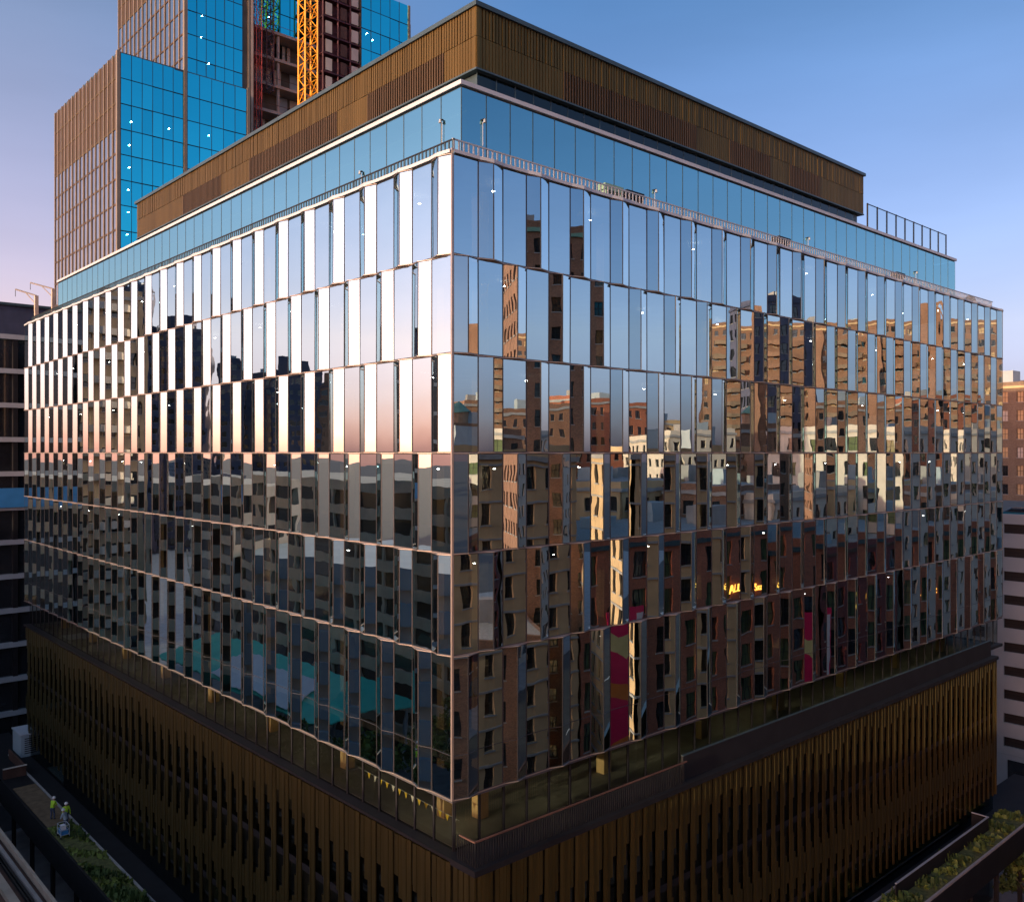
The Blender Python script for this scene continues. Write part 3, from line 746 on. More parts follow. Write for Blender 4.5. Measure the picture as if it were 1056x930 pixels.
bandbuilding('sun_block_slab', 'pale lavender-grey slab added to shade the podium, mirrored low near the corner of the left facade', -64, -42, -14, 45.7, H-11, 'limestone', None, 3.5, 'E', 'limestone', glassmat='palestone', wb=2.1)  # added block out of direct view: keeps the low sun off the podium
bb = bandbuilding('glass_office_block', 'dark glass office block with pale floor bands at the far left edge', -10, 22, 84, 110, H+13.5, 'pale_metal', None, 3.9, 'SW', 'dark_metal', wb=.55)
m = MB(); m.box(-10, 22, 84.3, 109.7, H+13.5, H+16.8, 'slate'); part(m, 'roof_screen', bb)
m = MB(); m.box(-10.2, 22.2, 84.0, 110.0, H+16.8, H+17.1, 'edge_metal'); part(m, 'roof_edge', bb)
m = MB(); m.box(-9.9, 4.5, 83.75, 84.0, H-6.2, H-4.0, 'bluegl'); part(m, 'blue_hoarding', bb)
tn, lt_ = building('balcony_tower', 'tan residential tower with stacked balconies mirrored at the far left facade', -15, 98, 9, 16, H+21, 'tanstone', 'SE', cwid=3, ww=1.5, wh=1.6, fl=3.1)
bal = []
for j in range(17):
    m = MB(); z = 5.6+j*3.1; m.prism([(-10.5,92),(-9.6,93),(-9.4,96),(-9.6,99),(-10.5,100)], z, z+.9, 'cream'); bal.append(m)
    m = MB(); m.prism([(-18,90),(-16.5,89.1),(-14,88.9),(-12.5,89.2),(-11.5,90)], z, z+.9, 'cream'); bal.append(m)
emit(tn, 'balcony', bal)
for k, (pa, pb, D, py, ml, lab, sp) in enumerate([(112,160,330,298,'slate','tallest dark slate tower mirrored left of the skyline',0),(163,212,350,343,'slate2','broad blue-grey tower second from the left in the mirrored skyline',0),
        (222,252,360,374,'slate','dark tower with a red-lit crown mirrored left of centre',0),(252,284,380,384,'slate2','lower blue-grey tower with roof step in the mirrored skyline',0),(284,326,370,386,'slate','dark tower carrying a thin mast in the mirrored skyline',34),
        (326,346,370,402,'brick_brown','brown stepped tower at the right end of the mirrored skyline',8)]):
    xa, ya = at(pa, D); xb_, yb_ = at(pb, D); cx_, cy_ = -(xa+xb_)/2, (ya+yb_)/2
    wd = math.hypot(xb_-xa, yb_-ya)*1.0; top = zz(py, D)
    rt, ll = building('office_tower', lab, cx_, cy_, wd, wd*.8, top, ml, 'SE', cwid=3.4, ww=2.0, wh=1.9, fl=4.2, rot=R(28), cornice='slate')
    if sp:
        m = MB(); m.bar((cx_,cy_,top),(cx_,cy_,top+sp*.4),.5,'dark_metal',6,.1); part(m, 'mast', rt)
    if k in (1,4,5):
        m = MB(); m.prism([ll(-wd*.3,-wd*.25), ll(wd*.3,-wd*.25), ll(wd*.3,wd*.25), ll(-wd*.3,wd*.25)], top+.02, top+6, ml); part(m, 'crown', rt)
# teal pavilion roof with white stage
pv = thing('teal_pavilion', 'teal pitched pavilion roof with a white stage mirrored low in the left facade', 'pavilion', (-31, 73, 0))
m = MB()
zr, ze = H-25.4, H-28.6
A = [(-38,54,ze),(-24.5,54,ze),(-24.5,98,ze),(-38,98,ze)]; Rg = [(-31.2,58,zr),(-31.2,94,zr)]
for f in ([A[1],A[2],Rg[1],Rg[0]],[A[3],A[0],Rg[0],Rg[1]],[A[0],A[1],Rg[0]],[A[2],A[3],Rg[1]]): m.face(f, 'teal')
m.face([(p[0],p[1],p[2]-.15) for p in A[::-1]], 'teal')
for i in range(4):
    a, b = A[i], A[(i+1)%4]; m.face([(a[0],a[1],a[2]-.15),(b[0],b[1],b[2]-.15),b,a], 'teal')
part(m, 'roof', pv)
for (x, y) in [(-37,56),(-25.5,56),(-37,70),(-25.5,70),(-37,84),(-25.5,84),(-37,96),(-25.5,96)]:
    m = MB(); m.bar((x,y,0),(x,y,ze),.18,'white',6); part(m, 'post', pv)
m = MB(); m.face([(-24.6,60,H-28.2),(-24.6,82,H-28.2),(-29,81,H-26.1),(-29,61,H-26.1)],'whitefab'); m.face([(-29,61,H-26.12),(-29,81,H-26.12),(-24.6,82,H-28.22),(-24.6,60,H-28.22)],'whitefab'); part(m, 'white_canopy', pv)
m = MB(); m.box(-36,-27,60,76,.13,1.2,'whitefab'); part(m, 'stage', pv)
# trees
def tree(x, y, h, r, label, group=None, z=.1, seed=0):
    rr = random.Random(seed); root = thing('street_tree', label, 'tree', (x, y, z), group)
    m = MB(); top = z+h*.55; m.bar((x,y,z-.1),(x+.1,y,top),.17*h/8,'bark',8,.09*h/8)
    tips = []
    for i in range(7):
        t = rr.uniform(0,6.28); e = (x+math.cos(t)*r*.6, y+math.sin(t)*r*.6, z+h*rr.uniform(.55,.9)); m.bar((x+.05,y,z+h*rr.uniform(.3,.5)), e, .07*h/8,'bark',5,.02); tips.append(e)
    part(m, 'trunk', root)
    c_ = MB(); cl_ = [(rr.gauss(0,.42)*r, rr.gauss(0,.42)*r, z+h*(.66+rr.gauss(0,.13))) for _ in range(26)]
    for px_, py_, pz in cl_:
        cr = rr.uniform(.35,.75)*r*.5; mm = 'leaf' if rr.random() < .6 else 'leaf2'
        for i in range(55):
            d = Vector((rr.gauss(0,1), rr.gauss(0,1), rr.gauss(0,.8))).normalized()*cr*rr.uniform(.5,1.05)
            p = Vector((x+px_, y+py_, pz)) + d; u = Vector((rr.uniform(-1,1),rr.uniform(-1,1),rr.uniform(-1,1))).normalized()*rr.uniform(.1,.2)
            v = u.orthogonal().normalized()*u.length*.8
            c_.face([p-u-v,p+u-v,p+u+v,p-u+v], mm)
    part(c_, 'crown', root); return root
for i, (x, y, h) in enumerate([(-21,47,8.5),(-21.5,54,9.5),(-22,61,8),(-20.5,68,9),(-22,76,7.5),(-21,84,8.5),(-27,48,9),(-33,46,10),(-38,44,9)]):
    tree(x, y, h, h*.38, 'leafy street tree among those mirrored low in the left facade beside the teal pavilion', 'trees beside the pavilion', seed=i)
x, y = at(1062, 70); tree(x, y, 5.5, 2, 'small tree at the bottom right corner of the street', None, seed=99)
# ---- direct view, right edge
wg = thing('white_garage', 'white concrete garage with dark strip openings at the right edge', 'building', (100, 20, 0))
WX = 82.7; m = MB(); m.box(WX+.6, 125, 1.5, 44, -.2, H-7.3, 'core'); part(m, 'inner_volume', wg)
topg = H-6.7; W = MB(); ops = []
nb = 11; fh = (topg-.13)/nb
# solid bay (y 7..44) with small windows, open bay (y 1.5..7) with strips
W.box(WX, WX+.6, 7.6, 44, 0, topg, 'limestone') if False else None
T = faceT(WX, 44, -math.pi/2)
Wl, wn = openings(wg, T, 36.4, 3.9, topg-.4, 9, 9, 1.35, 1.25, 'limestone', 'pane', sill=False, depth=.35)
W.add(Wl); ops += wn
Wl, wn = openings(wg, T, 36.4, 0.1, 3.88, 6, 1, 4.2, 2.6, 'limestone', 'pane', sill=False, depth=.35); W.add(Wl); ops += wn
T = faceT(WX, 7.6, -math.pi/2)
Wl, wn = openings(wg, T, 30.1-24, 3.9, topg-.4, 1, 10, 4.9, 1.05, 'limestone', 'rubber', sill=False, depth=.35, bars=0)
W.add(Wl); ops += wn
Wl, wn = openings(wg, T, 6.1, .1, 3.88, 1, 1, 4.2, 2.6, 'limestone', 'pane', sill=False, depth=.35); W.add(Wl); ops += wn
W.box(WX-.05, WX+.35, 1.5, 44, topg-.4, topg, 'limestone')
W.box(WX+.35, 125, 1.5, 1.9, 0, topg, 'limestone')
part(W, 'wall', wg); emit(wg, 'window', ops)
m = MB(); m.box(WX+.36, 125, 1.9, 44, topg-1.2, topg-.9, 'concrete'); part(m, 'roof_deck', wg)
building('brown_brick_building', 'brown brick office building with even window rows behind the white garage', at(1062,165)[0]+8, at(1062,165)[1]+2, 22, 26, H+13.2, 'brick_tan', 'SW', cwid=2.5, ww=1.1, wh=1.9, fl=3.4, pane=['pane','stone','palestone'], cornice='stone')
x, y = at(1034, 215); building('blue_glass_building', 'narrow blue glazed block glimpsed between facade and brown brick building', x, y, 14, 14, H+3, 'limestone', 'SW', cwid=2.4, ww=1.9, wh=1.6, pane=['bluegl','pane'])
# parked car on the garage roof
cx_, cy_ = 86.3, 6.2; zc = topg-.9
car = thing('parked_car', 'teal car parked on the roof of the white garage', 'car', (cx_, cy_, zc))
def body_loft(m, secs, mm):
    for (a, A), (b, B) in zip(secs, secs[1:]):
        n_ = len(A)
        for i in range(n_):
            j = (i+1) % n_; m.face([(cx_+A[i][0], cy_+a, zc+A[i][1]), (cx_+A[j][0], cy_+a, zc+A[j][1]), (cx_+B[j][0], cy_+b, zc+B[j][1]), (cx_+B[i][0], cy_+b, zc+B[i][1])], mm)
    for (a, A), rev in ((secs[0], 1), (secs[-1], 0)):
        pts = [(cx_+p[0], cy_+a, zc+p[1]) for p in A]; m.face(pts[::-1] if rev else pts, mm)
def sec(w_, z0, z1, z2, wt): return [(-w_,z0),(w_,z0),(w_,z1),(wt,z2),(-wt,z2),(-w_,z1)]
m = MB(); body_loft(m, [(-2.2,sec(.7,.35,.6,.7,.6)),(-1.9,sec(.86,.25,.7,.82,.7)),(-.9,sec(.9,.22,.78,.92,.72)),(1.7,sec(.9,.22,.82,.95,.72)),(2.15,sec(.78,.3,.75,.85,.65))],'carpaint'); cb_ = part(m, 'body', car)
m = MB(); body_loft(m, [(-.95,sec(.74,.85,.9,.95,.7)),(-.3,sec(.74,.85,1.3,1.42,.58)),(1.0,sec(.74,.85,1.3,1.42,.58)),(1.75,sec(.72,.85,.92,.97,.66))],'pane'); part(m, 'cabin', car)
for sx in (-1,1):
    for yy in (-1.35,1.3):
        m = MB(); m.bar((cx_+sx*.72, cy_+yy, zc+.33),(cx_+sx*.92, cy_+yy, zc+.33),.33,'rubber',16); wh = part(m, 'wheel', car); m = MB(); m.bar((cx_+sx*.915, cy_+yy, zc+.33),(cx_+sx*.93, cy_+yy, zc+.33),.2,'pale_metal',12); m.build('rim', wh)
# ---- tower group behind, upper left
DT = 120
tx, ty = at(122, DT); ty0 = ty; LH = zz(53, DT)
tw = thing('glass_skyscraper', 'blue glass skyscraper under construction with tan finned side behind the block', 'skyscraper', (tx, ty, 0))
def xat(px, y): return CX + ray(px)[0]*hy(px, y)
def yat(px, x): return CY + ray(px)[1]*hx(px, x)
xs = xat(191, ty); xe = xat(256, ty); yl = yat(57, tx)
m = MB(); m.box(tx+.3, xe, ty+.3, yl, 0, LH-.3, 'core'); part(m, 'lower_block', tw)
m = MB(); m.box(tx, xe, ty, yl, LH-.3, LH, 'edge_metal'); part(m, 'roof', tw)
pan = []
def tpanes(x0, x1, y, zlo, zhi, nx, fh, out):
    w_ = (x1-x0)/nx; z = zhi
    while z - fh > zlo:
        for i in range(nx):
            m = MB(); a = rnd.uniform(-.014,.014); b = rnd.uniform(-.05,.05)
            X0, X1 = x0+i*w_, x0+(i+1)*w_
            m.face([(X0+.04, y+a, z-fh+.05), (X1-.04, y-a, z-fh+.05), (X1-.04, y-a+b, z-.05), (X0+.04, y+a+b, z-.05)], 'glass_blue')
            m.box(X0-.03, X0+.03, y-.04, y+.06, z-fh, z, 'dark_metal'); m.box(X0+.03, X1-.03, y-.02, y+.06, z-fh, z-fh+.08, 'dark_metal')
            out.append(m)
        z -= fh
tpanes(tx+.3, xs-.3, ty-.02, H+14, LH-.1, 6, 3.45, pan)
tpanes(xs+.3, xe-.3, ty-.02, H+20, LH-.1, 5, 3.45, pan)
for x in (tx, xs, xe):
    m = MB(); m.box(x-.22, x+.22, ty-.16, ty+.4, 0, LH+.1, 'tan'); part(m, 'corner_fin', tw)
# tan finned side of the lower block
def finside(x, y0, y1, zlo, zhi, zlouv, n, fh):
    fn, wn = [], []
    for i in range(n+1):
        y = y0 + (y1-y0)*i/n
        m = MB(); m.box(x-.12, x+.25, y-.12, y+.12, zlo, zhi, 'tan'); fn.append(m)
    z = zhi
    while z - fh > zlo:
        for i in range(n):
            a = y0+(y1-y0)*i/n+.14; b = y0+(y1-y0)*(i+1)/n-.14; m = MB()
            lv_ = z > zlouv
            t_ = rnd.uniform(-.015,.015)
            m.face([(x+t_, b, z-fh+.25), (x-t_, a, z-fh+.25), (x-t_, a, z), (x+t_, b, z)], 'bronze_dark' if lv_ else 'glass_tan')
            m.box(x-.06, x+.2, a, b, z-fh, z-fh+.25, 'bronze_dark' if not lv_ else 'bronze')
            wn.append(m)
        z -= fh
    return fn, wn
f1, w1 = finside(tx, ty+.3, yl, H+12, LH, LH-8.5, 16, 3.45)
# upper tower
TU = H+78; uy = ty+2.0
ux0 = xat(191, uy); ux1 = xat(250, uy)
uyl = yat(122.5, ux0)
tpanes(ux0+.3, ux1, uy-.02, LH-4, TU, 6, 3.45, pan)
m = MB(); m.box(ux0+.3, ux1+1.0, uy+.3, uyl, 0, TU, 'core'); part(m, 'tower_core', tw)
m = MB(); m.box(ux0-.2, ux0+.3, uy-.16, uy+.4, LH-1, TU, 'tan'); part(m, 'corner_fin', tw)
ux2 = xat(261, uy)
m = MB(); m.box(ux1+.9, ux1+1.2, uy-.1, uy+1, LH-2, TU, 'tan'); m.box(ux2-.4, ux2, uy-.1, uy+1, LH-20, TU, 'beige'); part(m, 'edge_fin', tw)
f2, w2 = finside(ux0, uy+.3, uyl, LH-4, TU, TU-4, 15, 3.45)
emit(tw, 'vertical_fin', f1+f2)
emit(tw, 'side_window', w1+w2)
# recessed bay with raw floors
ry = uy+5; rx1 = xat(372, uy)
zt_ = zz(45, hy(290, ry))
m = MB(); m.box(ux2, rx1+14, ry, ry+18, 0, zt_-.2, 'core'); m.box(ux2, rx1+14, ry+.3, ry+18, zt_-.2, TU, 'core'); part(m, 'bay_wall', tw)
fl_ = []
z = zt_
while z > H+20:
    m = MB(); m.box(ux2, rx1, ry-3.2, ry, z-.45, z, 'concrete'); fl_.append(m)
    for k in range(5):
        xx = ux2+.6+k*(rx1-ux2-1)/4; m = MB(); m.box(xx, xx+.35, ry-2.9, ry-2.5, z-4.2, z-.45, 'concrete'); fl_.append(m)
    for k in range(7):
        xx = ux2+.3+rnd.random()*(rx1-ux2-2.4); m = MB(); m.box(xx, xx+rnd.uniform(.8,2), ry-.4, ry-.2, z-3.9, z-.6, 'palestone' if rnd.random()<.6 else 'pale_metal'); fl_.append(m)
    m = MB(); m.box(ux2, rx1, ry-3.15, ry-3.1, z+.95, z+1.0, 'rust'); fl_.append(m)
    z -= 4.2
emit(tw, 'raw_floor', fl_)
tpanes(ux2+.2, rx1, ry-.05, zt_, TU, 11, 3.45, pan)
ux4 = xat(421, uy)
tpanes(rx1+.1, ux4, uy-.02, H+25, TU, 5, 3.45, pan)
m = MB(); m.box(rx1+.05, ux4, uy+.3, ry+18, 0, TU, 'core'); part(m, 'right_wing', tw)
m = MB(); m.box(ux4-.1, ux4+.35, uy-.15, uy+.5, 0, TU, 'tan'); part(m, 'corner_fin', tw)
emit(tw, 'glass_pane', pan)
lp = []
for px, py, yy in ((208,17,uy),(207,39,uy),(215,66,uy),(135,126,ty),(133,150,ty),(133,173,ty),(132,196,ty),(132,219,ty),(131,242,ty),(174,133,ty),(215,140,ty),(277,18,ry),(278,40,ry),(378,35,uy),(384,42,uy),(380,70,uy)):
    d = hy(px, yy+.0); m = disc(CX+ray(px)[0]*d, yy-.15, zz(py, d), .075, 'lamp'); lp.append(m)
emit(tw, 'window_light', lp)
# construction hoist: maroon scaffold tower
x0, x1 = xat(331, ry-4), xat(371, ry-4)
hs = thing('hoist_tower', 'dark maroon construction hoist tower with pale landing gates beside the yellow mast', 'hoist', (x0, ry-4, 0))
m = MB()
for xx in (x0, x0+.38*(x1-x0), x0+.7*(x1-x0), x1):
    for yy in (ry-4.6, ry-3.25): m.bar((xx,yy,0),(xx,yy,TU),.16,'maroon')
z = H+20
deck, gate = [], []
while z < TU:
    q = MB(); q.box(x0-.1, x1+.1, ry-4.8, ry-3.22, z-.12, z+.1, 'maroon'); deck.append(q)
    for t0, t1 in ((.06,.22),(.44,.6),(.72,.9)):
        q = MB(); q.box(x0+t0*(x1-x0), x0+t1*(x1-x0), ry-4.75, ry-4.68, z+.3, z+2.3, 'palestone' if t0 != .44 else 'rust'); gate.append(q)
    m.bar((x0,ry-4.6,z),(x1,ry-4.6,z+2.9),.06,'maroon')
    z += 3.0
part(m, 'frame', hs); emit(hs, 'deck', deck); emit(hs, 'landing_gate', gate)
m = MB(); m.box(x0+.1, x1-.1, ry-3.5, ry-3.3, H+18, TU, 'maroon'); part(m, 'back_screen', hs)
# lattice masts
def mast(name, label, cat, x, y, w_, z0, z1, mm, step, r, mm2=None):
    root = thing(name, label, cat, (x, y, z0)); h_ = w_/2
    for sx, sy in ((-1,-1),(1,-1),(1,1),(-1,1)):
        m = MB(); m.bar((x+sx*h_,y+sy*h_,z0),(x+sx*h_,y+sy*h_,z1),r,mm); part(m, 'chord', root)
    z = z0; k = 0; br = []
    C4 = [(-h_,-h_),(h_,-h_),(h_,h_),(-h_,h_)]
    while z < z1-.1:
        m = MB(); c_ = mm if (mm2 is None or (k//3) % 2) else mm2
        for i in range(4):
            a, b = C4[i], C4[(i+1)%4]
            if k % 2: a, b = b, a
            m.bar((x+a[0],y+a[1],z),(x+b[0],y+b[1],z+step),r*.6,c_)
            m.bar((x+a[0],y+a[1],z),(x+b[0],y+b[1],z),r*.5,c_)
        br.append(m); z += step; k += 1
    emit(root, 'bracing', br); return root
cx0, cy0 = at(317.5, hy(317.5, uy-1.5))
mast('tower_crane', 'yellow lattice tower crane mast rising behind the bronze penthouse', 'crane', cx0, cy0, 2.15, 0, H+78, 'yellow', 2.0, .16)
cx1, cy1 = at(266, hy(266, uy+.6))
mast('hoist_mast', 'thin red and blue lattice hoist mast against the tower bay', 'mast', cx1, cy1, .85, H+20, H+78, 'red', 1.0, .07, 'slate2')
cx1, cy1 = at(277, hy(277, uy+1.5))
mast('hoist_mast', 'short dark red double mast in front of the upper blue glass', 'mast', cx1, cy1, 1.2, zz(44,122), H+78, 'maroon', 1.0, .08, 'slate')
# davit arms at far left of roof line
for px, D, ph, pt, dx, lab in ((37.5,97,335,305,-2.3,'grey davit arm with cranked head standing left of the far roof end'),(55,100,320,298,-2.6,'cream davit arm with straight jib beside the tan tower')):
    x, y = at(px, D); z0, z1 = zz(ph, D)-12, zz(pt, D)
    dv = thing('davit_arm', lab, 'davit', (x, y, z0))
    m = MB(); m.box(x-.18, x+.18, y-.18, y+.18, z0, z1, 'beige'); part(m, 'post', dv)
    m = MB(); m.bar((x,y,z1),(x+dx*CA,y-dx*SA,z1+.7),.09,'concrete'); m.bar((x,y,z1-1),(x+dx*.5*CA,y-dx*.5*SA,z1+.3),.06,'concrete'); part(m, 'arm', dv)
    m = MB(); m.bar((x+dx*CA,y-dx*SA,z1+.7),(x+dx*CA,y-dx*SA,z1-.1),.03,'dark_metal'); part(m, 'hook', dv)
# ---- elevated guideway, lower left
GZ = H-27.6; gw = thing('elevated_guideway', 'beige elevated rail guideway running along the left street', 'rail bridge', (-9, 30, 0))
m = MB(); m.box(-11.6, -7.2, -80, 160, GZ-1.2, GZ-.35, 'rust'); part(m, 'deck', gw)
for a, b, t, mm in ((-7.4,-7.2,.25,'beige'),(-7.95,-7.75,.05,'concrete'),(-9.3,-8.8,.1,'beige'),(-11.6,-11.3,.25,'beige')):
    m = MB(); m.box(a, b, -80, 160, GZ-.35, GZ+t-.1, mm); part(m, 'beam', gw)
for xx in (-8.35,-8.15,-10.3,-10.1):
    m = MB(); m.box(xx-.04, xx+.04, -80, 160, GZ-.35, GZ-.12, 'dark_metal'); part(m, 'rail', gw)
for i in range(12):
    y = -70+i*20; m = MB(); m.bar((-9.4,y,-.1),(-9.4,y,GZ-1.2),.6,'beige',12); part(m, 'pier', gw)
# ---- things on the left canopy
x, y = at(36, 88); 
tk = thing('rooftop_unit', 'white box-shaped air unit at the far end of the left canopy', 'air unit', (x, y, H+TZ))
m = MB(); m.box(x-1.6, x+.9, y-1.6, y+1.6, H+TZ, H+TZ+2.1, 'limestone'); part(m, 'casing', tk)
m = MB(); m.box(x-1.7, x+1.0, y-1.7, y+1.7, H+TZ+2.1, H+TZ+2.2, 'white'); part(m, 'lid', tk)
m = MB()
for i in range(8): m.box(x-1.3, x+.6, y-1.63, y-1.6, H+TZ+.3+i*.2, H+TZ+.38+i*.2, 'dark_metal')
part(m, 'grille', tk)
st = thing('timber_barrier', 'dark red timber barrier across the far end of the left canopy', 'barrier', (-2.4, 60, H+TZ))
m = MB(); m.box(-3.4,-1.5,61,61.12,H+TZ,H+TZ+.9,'rust'); m.box(-1.62,-1.5,61.12,67,H+TZ,H+TZ+.9,'rust'); part(m, 'board', st)
m = MB(); m.box(-3.4,-1.45,60.95,61.15,H+TZ+.9,H+TZ+.97,'palestone'); part(m, 'cap', st)
def person(label, x, y, z, top_m, arms, lean=0, facing=0, hat='hatw', h=1.76):
    root = thing('person', label, 'person', (x, y, z))
    k = h/1.76
    V = {'pelvis':(0,0,.95),'belly':(0,.02,1.12),'chest':(0,.02+lean*.2,1.36),'neck':(0,.02+lean*.28,1.5),'head':(0,lean*.32+.02,1.62),'crown':(0,lean*.32+.02,1.7),
         'hl':(-.1,0,.9),'kl':(-.12,.04,.5),'al':(-.13,-.02,.09),'tl':(-.14,.14,.03),'hr':(.1,0,.9),'kr':(.13,.1,.5),'ar':(.14,.06,.09),'tr':(.16,.22,.03),
         'sl':(-.2,lean*.25,1.42),'el':(-.27,.05+lean*.3,1.15),'wl':(-.2,.28,1.08) if arms else (-.29,.08,.9),'fl':(-.16,.37,1.08) if arms else (-.29,.1,.8),
         'sr':(.2,lean*.25,1.42),'er':(.27,.05+lean*.3,1.15),'wr':(.2,.28,1.1) if arms else (.29,.08,.9),'fr':(.16,.37,1.1) if arms else (.29,.1,.8)}
    rad = {'pelvis':.15,'belly':.15,'chest':.17,'neck':.06,'head':.1,'crown':.075,'hl':.1,'kl':.065,'al':.05,'tl':.04,'hr':.1,'kr':.065,'ar':.05,'tr':.04,'sl':.075,'el':.05,'wl':.035,'fl':.035,'sr':.075,'er':.05,'wr':.035,'fr':.035}
    E = [('pelvis','belly'),('belly','chest'),('chest','neck'),('neck','head'),('head','crown'),('pelvis','hl'),('hl','kl'),('kl','al'),('al','tl'),('pelvis','hr'),('hr','kr'),('kr','ar'),('ar','tr'),('chest','sl'),('sl','el'),('el','wl'),('wl','fl'),('chest','sr'),('sr','er'),('er','wr'),('wr','fr')]
    names = list(V); cf, sf = math.cos(facing), math.sin(facing)
    pts = [(k*(V[n_][0]*cf-V[n_][1]*sf), k*(V[n_][0]*sf+V[n_][1]*cf), k*V[n_][2]) for n_ in names]
    me = bpy.data.meshes.new('body'); me.from_pydata(pts, [(names.index(a), names.index(b)) for a, b in E], []); me.update()
    o = bpy.data.objects.new('body', me); sc.collection.objects.link(o)
    sk = o.modifiers.new('skin','SKIN'); 
    if not me.skin_vertices: 
        bpy.context.view_layer.objects.active = o
    for i, n_ in enumerate(names):
        me.skin_vertices[0].data[i].radius = (rad[n_]*k,)*2
        me.skin_vertices[0].data[i].use_root = (n_ == 'pelvis')
    ss = o.modifiers.new('sub','SUBSURF'); ss.levels = 2; ss.render_levels = 2
    dg = bpy.context.evaluated_depsgraph_get(); m2 = bpy.data.meshes.new_from_object(o.evaluated_get(dg))
    bpy.data.objects.remove(o)
    for mm in (top_m, 'denim', 'skin', 'hair'): m2.materials.append(M[mm])
    for p in m2.polygons:
        c_ = p.center; zc_ = c_.z/k; r_ = math.hypot(c_.x, c_.y)
        p.material_index = 2 if zc_ > 1.5 else 1 if zc_ < .98 and r_ < .32*k and not (zc_ > .78 and abs(c_.x*cf+c_.y*sf) > .24*k) else 0
        if zc_ < .08: p.material_index = 3
        p.use_smooth = True
    b_ = bpy.data.objects.new('body', m2); sc.collection.objects.link(b_); b_.parent = root
    hx_, hy_ = -(lean*.32+.02)*sf*k, (lean*.32+.02)*cf*k
    m = MB(); lathe(m, [(.15,z+1.68*k),(.135,z+1.70*k),(.12,z+1.76*k),(.07,z+1.81*k),(.001,z+1.825*k)], x+hx_, y+hy_, hat, 14); part(m, 'hard_hat', root, smooth=True)
    return root
ys = [at(60,78),at(66,76),at(72,74)]
person('worker in lime vest leaning over the cart, left of the three on the canopy', -2.6, 48.5, H+TZ+.06, 'hivis', 1, .5, R(-60))
person('worker in lime vest and white hard hat standing in the middle of the canopy group', -2.1, 46.6, H+TZ+.1, 'hivis', 0, .1, R(180))
person('worker in pale blue shirt bending at the cart nearest the planting', -2.5, 45.2, H+TZ+.1, 'limestone', 1, .6, R(40))
person('worker in lime vest standing alone at the far left street edge', at(3,93)[0], at(3,93)[1], .13, 'hivis', 0, 0, R(200))
ct = thing('tool_cart', 'white wire cart full of tools beside the workers on the canopy', 'cart', (-2.9, 46, H+TZ+.1))
zc = H+TZ+.1; m = MB()
for xx in (-3.2,-2.6):
    for yy in (43.9, 44.8): m.bar((xx,yy,zc+.1),(xx,yy,zc+1),.025,'white')
for zq in (.3,.65,1.0):
    m.bar((-3.2,43.9,zc+zq),(-2.6,43.9,zc+zq),.02,'white'); m.bar((-3.2,44.8,zc+zq),(-2.6,44.8,zc+zq),.02,'white'); m.bar((-3.2,43.9,zc+zq),(-3.2,44.8,zc+zq),.02,'white'); m.bar((-2.6,43.9,zc+zq),(-2.6,44.8,zc+zq),.02,'white')
part(m, 'frame', ct)
m = MB(); m.box(-3.15,-2.65,43.95,44.75,zc+.3,zc+.62,'bluegl'); m.box(-3.1,-2.8,44.0,44.5,zc+.66,zc+.95,'whitefab'); part(m, 'load', ct)
for xx in (-3.2,-2.6):
    for yy in (43.9,44.8): m = MB(); m.bar((xx-.03,yy,zc+.09),(xx+.03,yy,zc+.09),.09,'rubber',10); part(m, 'wheel', ct)
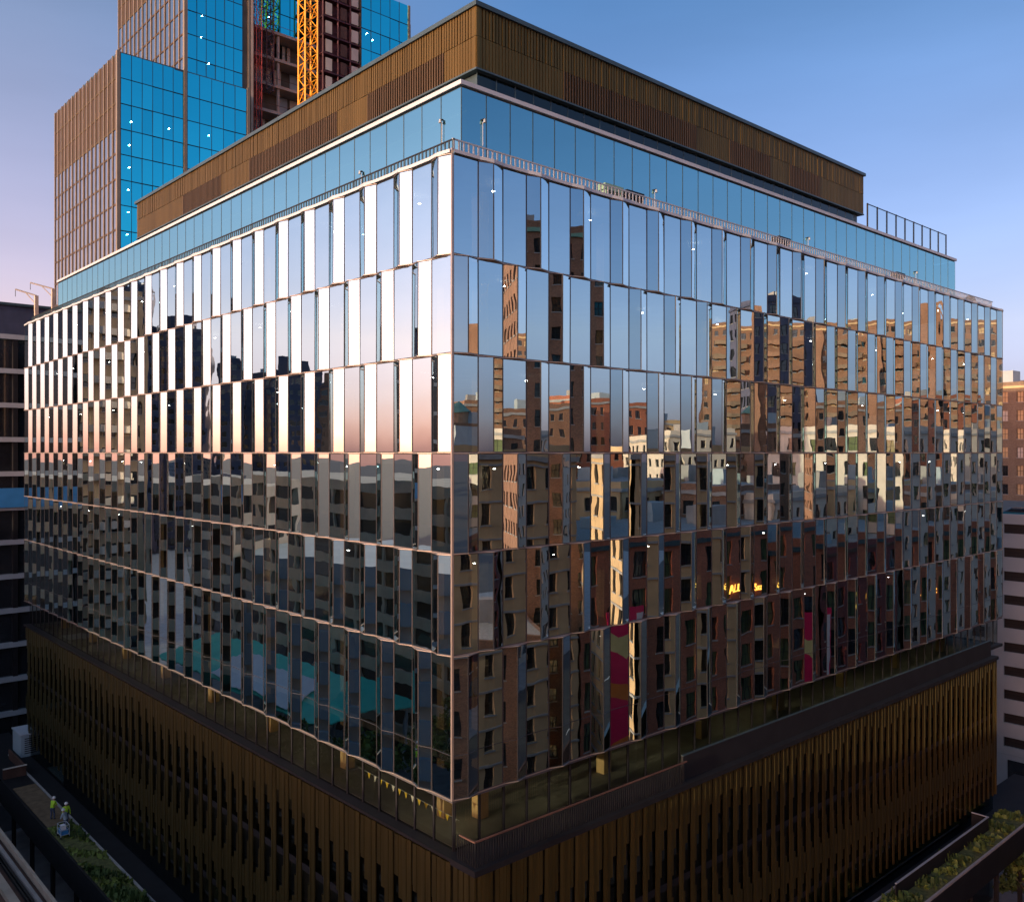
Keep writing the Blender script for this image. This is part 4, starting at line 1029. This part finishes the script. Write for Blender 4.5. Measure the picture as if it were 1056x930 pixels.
# small furniture on the upper terraces
for px, py, lab, mm in ((630,185,'green planter box against the setback glazing, left of the black one','copper'),(652,192,'black planter box against the setback glazing, right of the green one','dark_metal'),(806,240,'dark bench on the terrace edge above the mirrored apartment block','dark_metal'),(926,277,'dark low bench near the far right of the setback terrace','dark_metal')):
    d = hy(px, 1.2); x = CX+ray(px)[0]*d; y = 1.2; z = H+12.6
    bt = thing('planter' if 'planter' in lab else 'bench', lab, 'planter' if 'planter' in lab else 'bench', (x, y, z))
    m = MB(); m.box(x-.7, x+.7, y-.25, y+.25, z+.75, z+1.05, mm); part(m, 'box' if 'planter' in lab else 'seat', bt)
    for sx in (-.6,.5): m = MB(); m.box(x+sx, x+sx+.1, y-.2, y+.2, z, z+.75, mm); part(m, 'leg', bt)
for px, py, lab in ((1000,298,'small dark domed vent on the far right roof corner'),(989,300,'small brown box vent just left of the domed vent')):
    d = hy(px, 3); x = CX+ray(px)[0]*d; z = H+12.6
    vt = thing('roof_vent', lab, 'vent', (x, 3, z)); dm = 'domed vent on' in lab
    m = MB(); m.bar((x,3,z),(x,3,z+(1.3 if dm else 1.0)),.35 if dm else .5,'dark_metal' if dm else 'brick_brown',8); part(m, 'stack', vt)
    m = MB(); lathe(m, [(.5,z+1.3),(.42,z+1.6),(.01,z+1.9)] if dm else [(.6,z+1.0),(.6,z+1.1),(.01,z+1.15)], x, 3, 'dark_metal'); part(m, 'cap', vt)
# bunting in the recessed storey
bu = thing('bunting', 'string of yellow and white pennants inside the recessed storey left of the corner', 'bunting', (1.2, 4, H-15.6))
m = MB(); m.bar((1.1,.9,H-15.9),(1.1,9,H-15.7),.012,'white'); part(m, 'cord', bu)
for i in range(15):
    y = 1.1+i*.52; z = H-15.9+.2*(y-.9)/8.1
    m = MB(); m.face([(1.1,y,z),(1.1,y+.26,z),(1.1,y+.13,z-.3)],'pennant_y' if i%3 else 'whitefab'); m.face([(1.11,y+.13,z-.3),(1.11,y+.26,z),(1.11,y,z)],'pennant_y' if i%3 else 'whitefab'); part(m, 'pennant', bu)
# ---- far city for the mirrors and the horizon
fr_ = random.Random(5)
for i in range(70):
    az = fr_.uniform(95, 352); D = fr_.uniform(230, 900)
    x = CX + D*math.cos(R(az)); y = CY + D*math.sin(R(az))
    if abs(x+12) < 18 or (abs(y+14) < 16): continue
    hmax = H-2 if (110 < az < 200) else H+4
    hh = fr_.uniform(9, hmax*.85 if fr_.random() < .8 else hmax)
    ww_, wd = fr_.uniform(16, 42), fr_.uniform(14, 30)
    o = thing('far_building', 'low far-off city block beyond the neighbouring streets, seen only mirrored in the glass', 'building', (x, y, 0), 'far-off city blocks')
    ml = fr_.choice(['blk1','blk2','blk3']); t = fr_.uniform(-.5,.5)
    m = MB(); P4 = [(x+ca_*ww_/2*math.cos(t)-sa_*wd/2*math.sin(t), y+ca_*ww_/2*math.sin(t)+sa_*wd/2*math.cos(t)) for ca_, sa_ in ((-1,-1),(1,-1),(1,1),(-1,1))]
    m.prism(P4, 0, hh, ml); part(m, 'wall', o)
    m = MB(); P5 = [(x+(p[0]-x)*1.02, y+(p[1]-y)*1.02) for p in P4]; m.prism(P5, hh+.002, hh+.7, 'concrete'); part(m, 'roof', o)
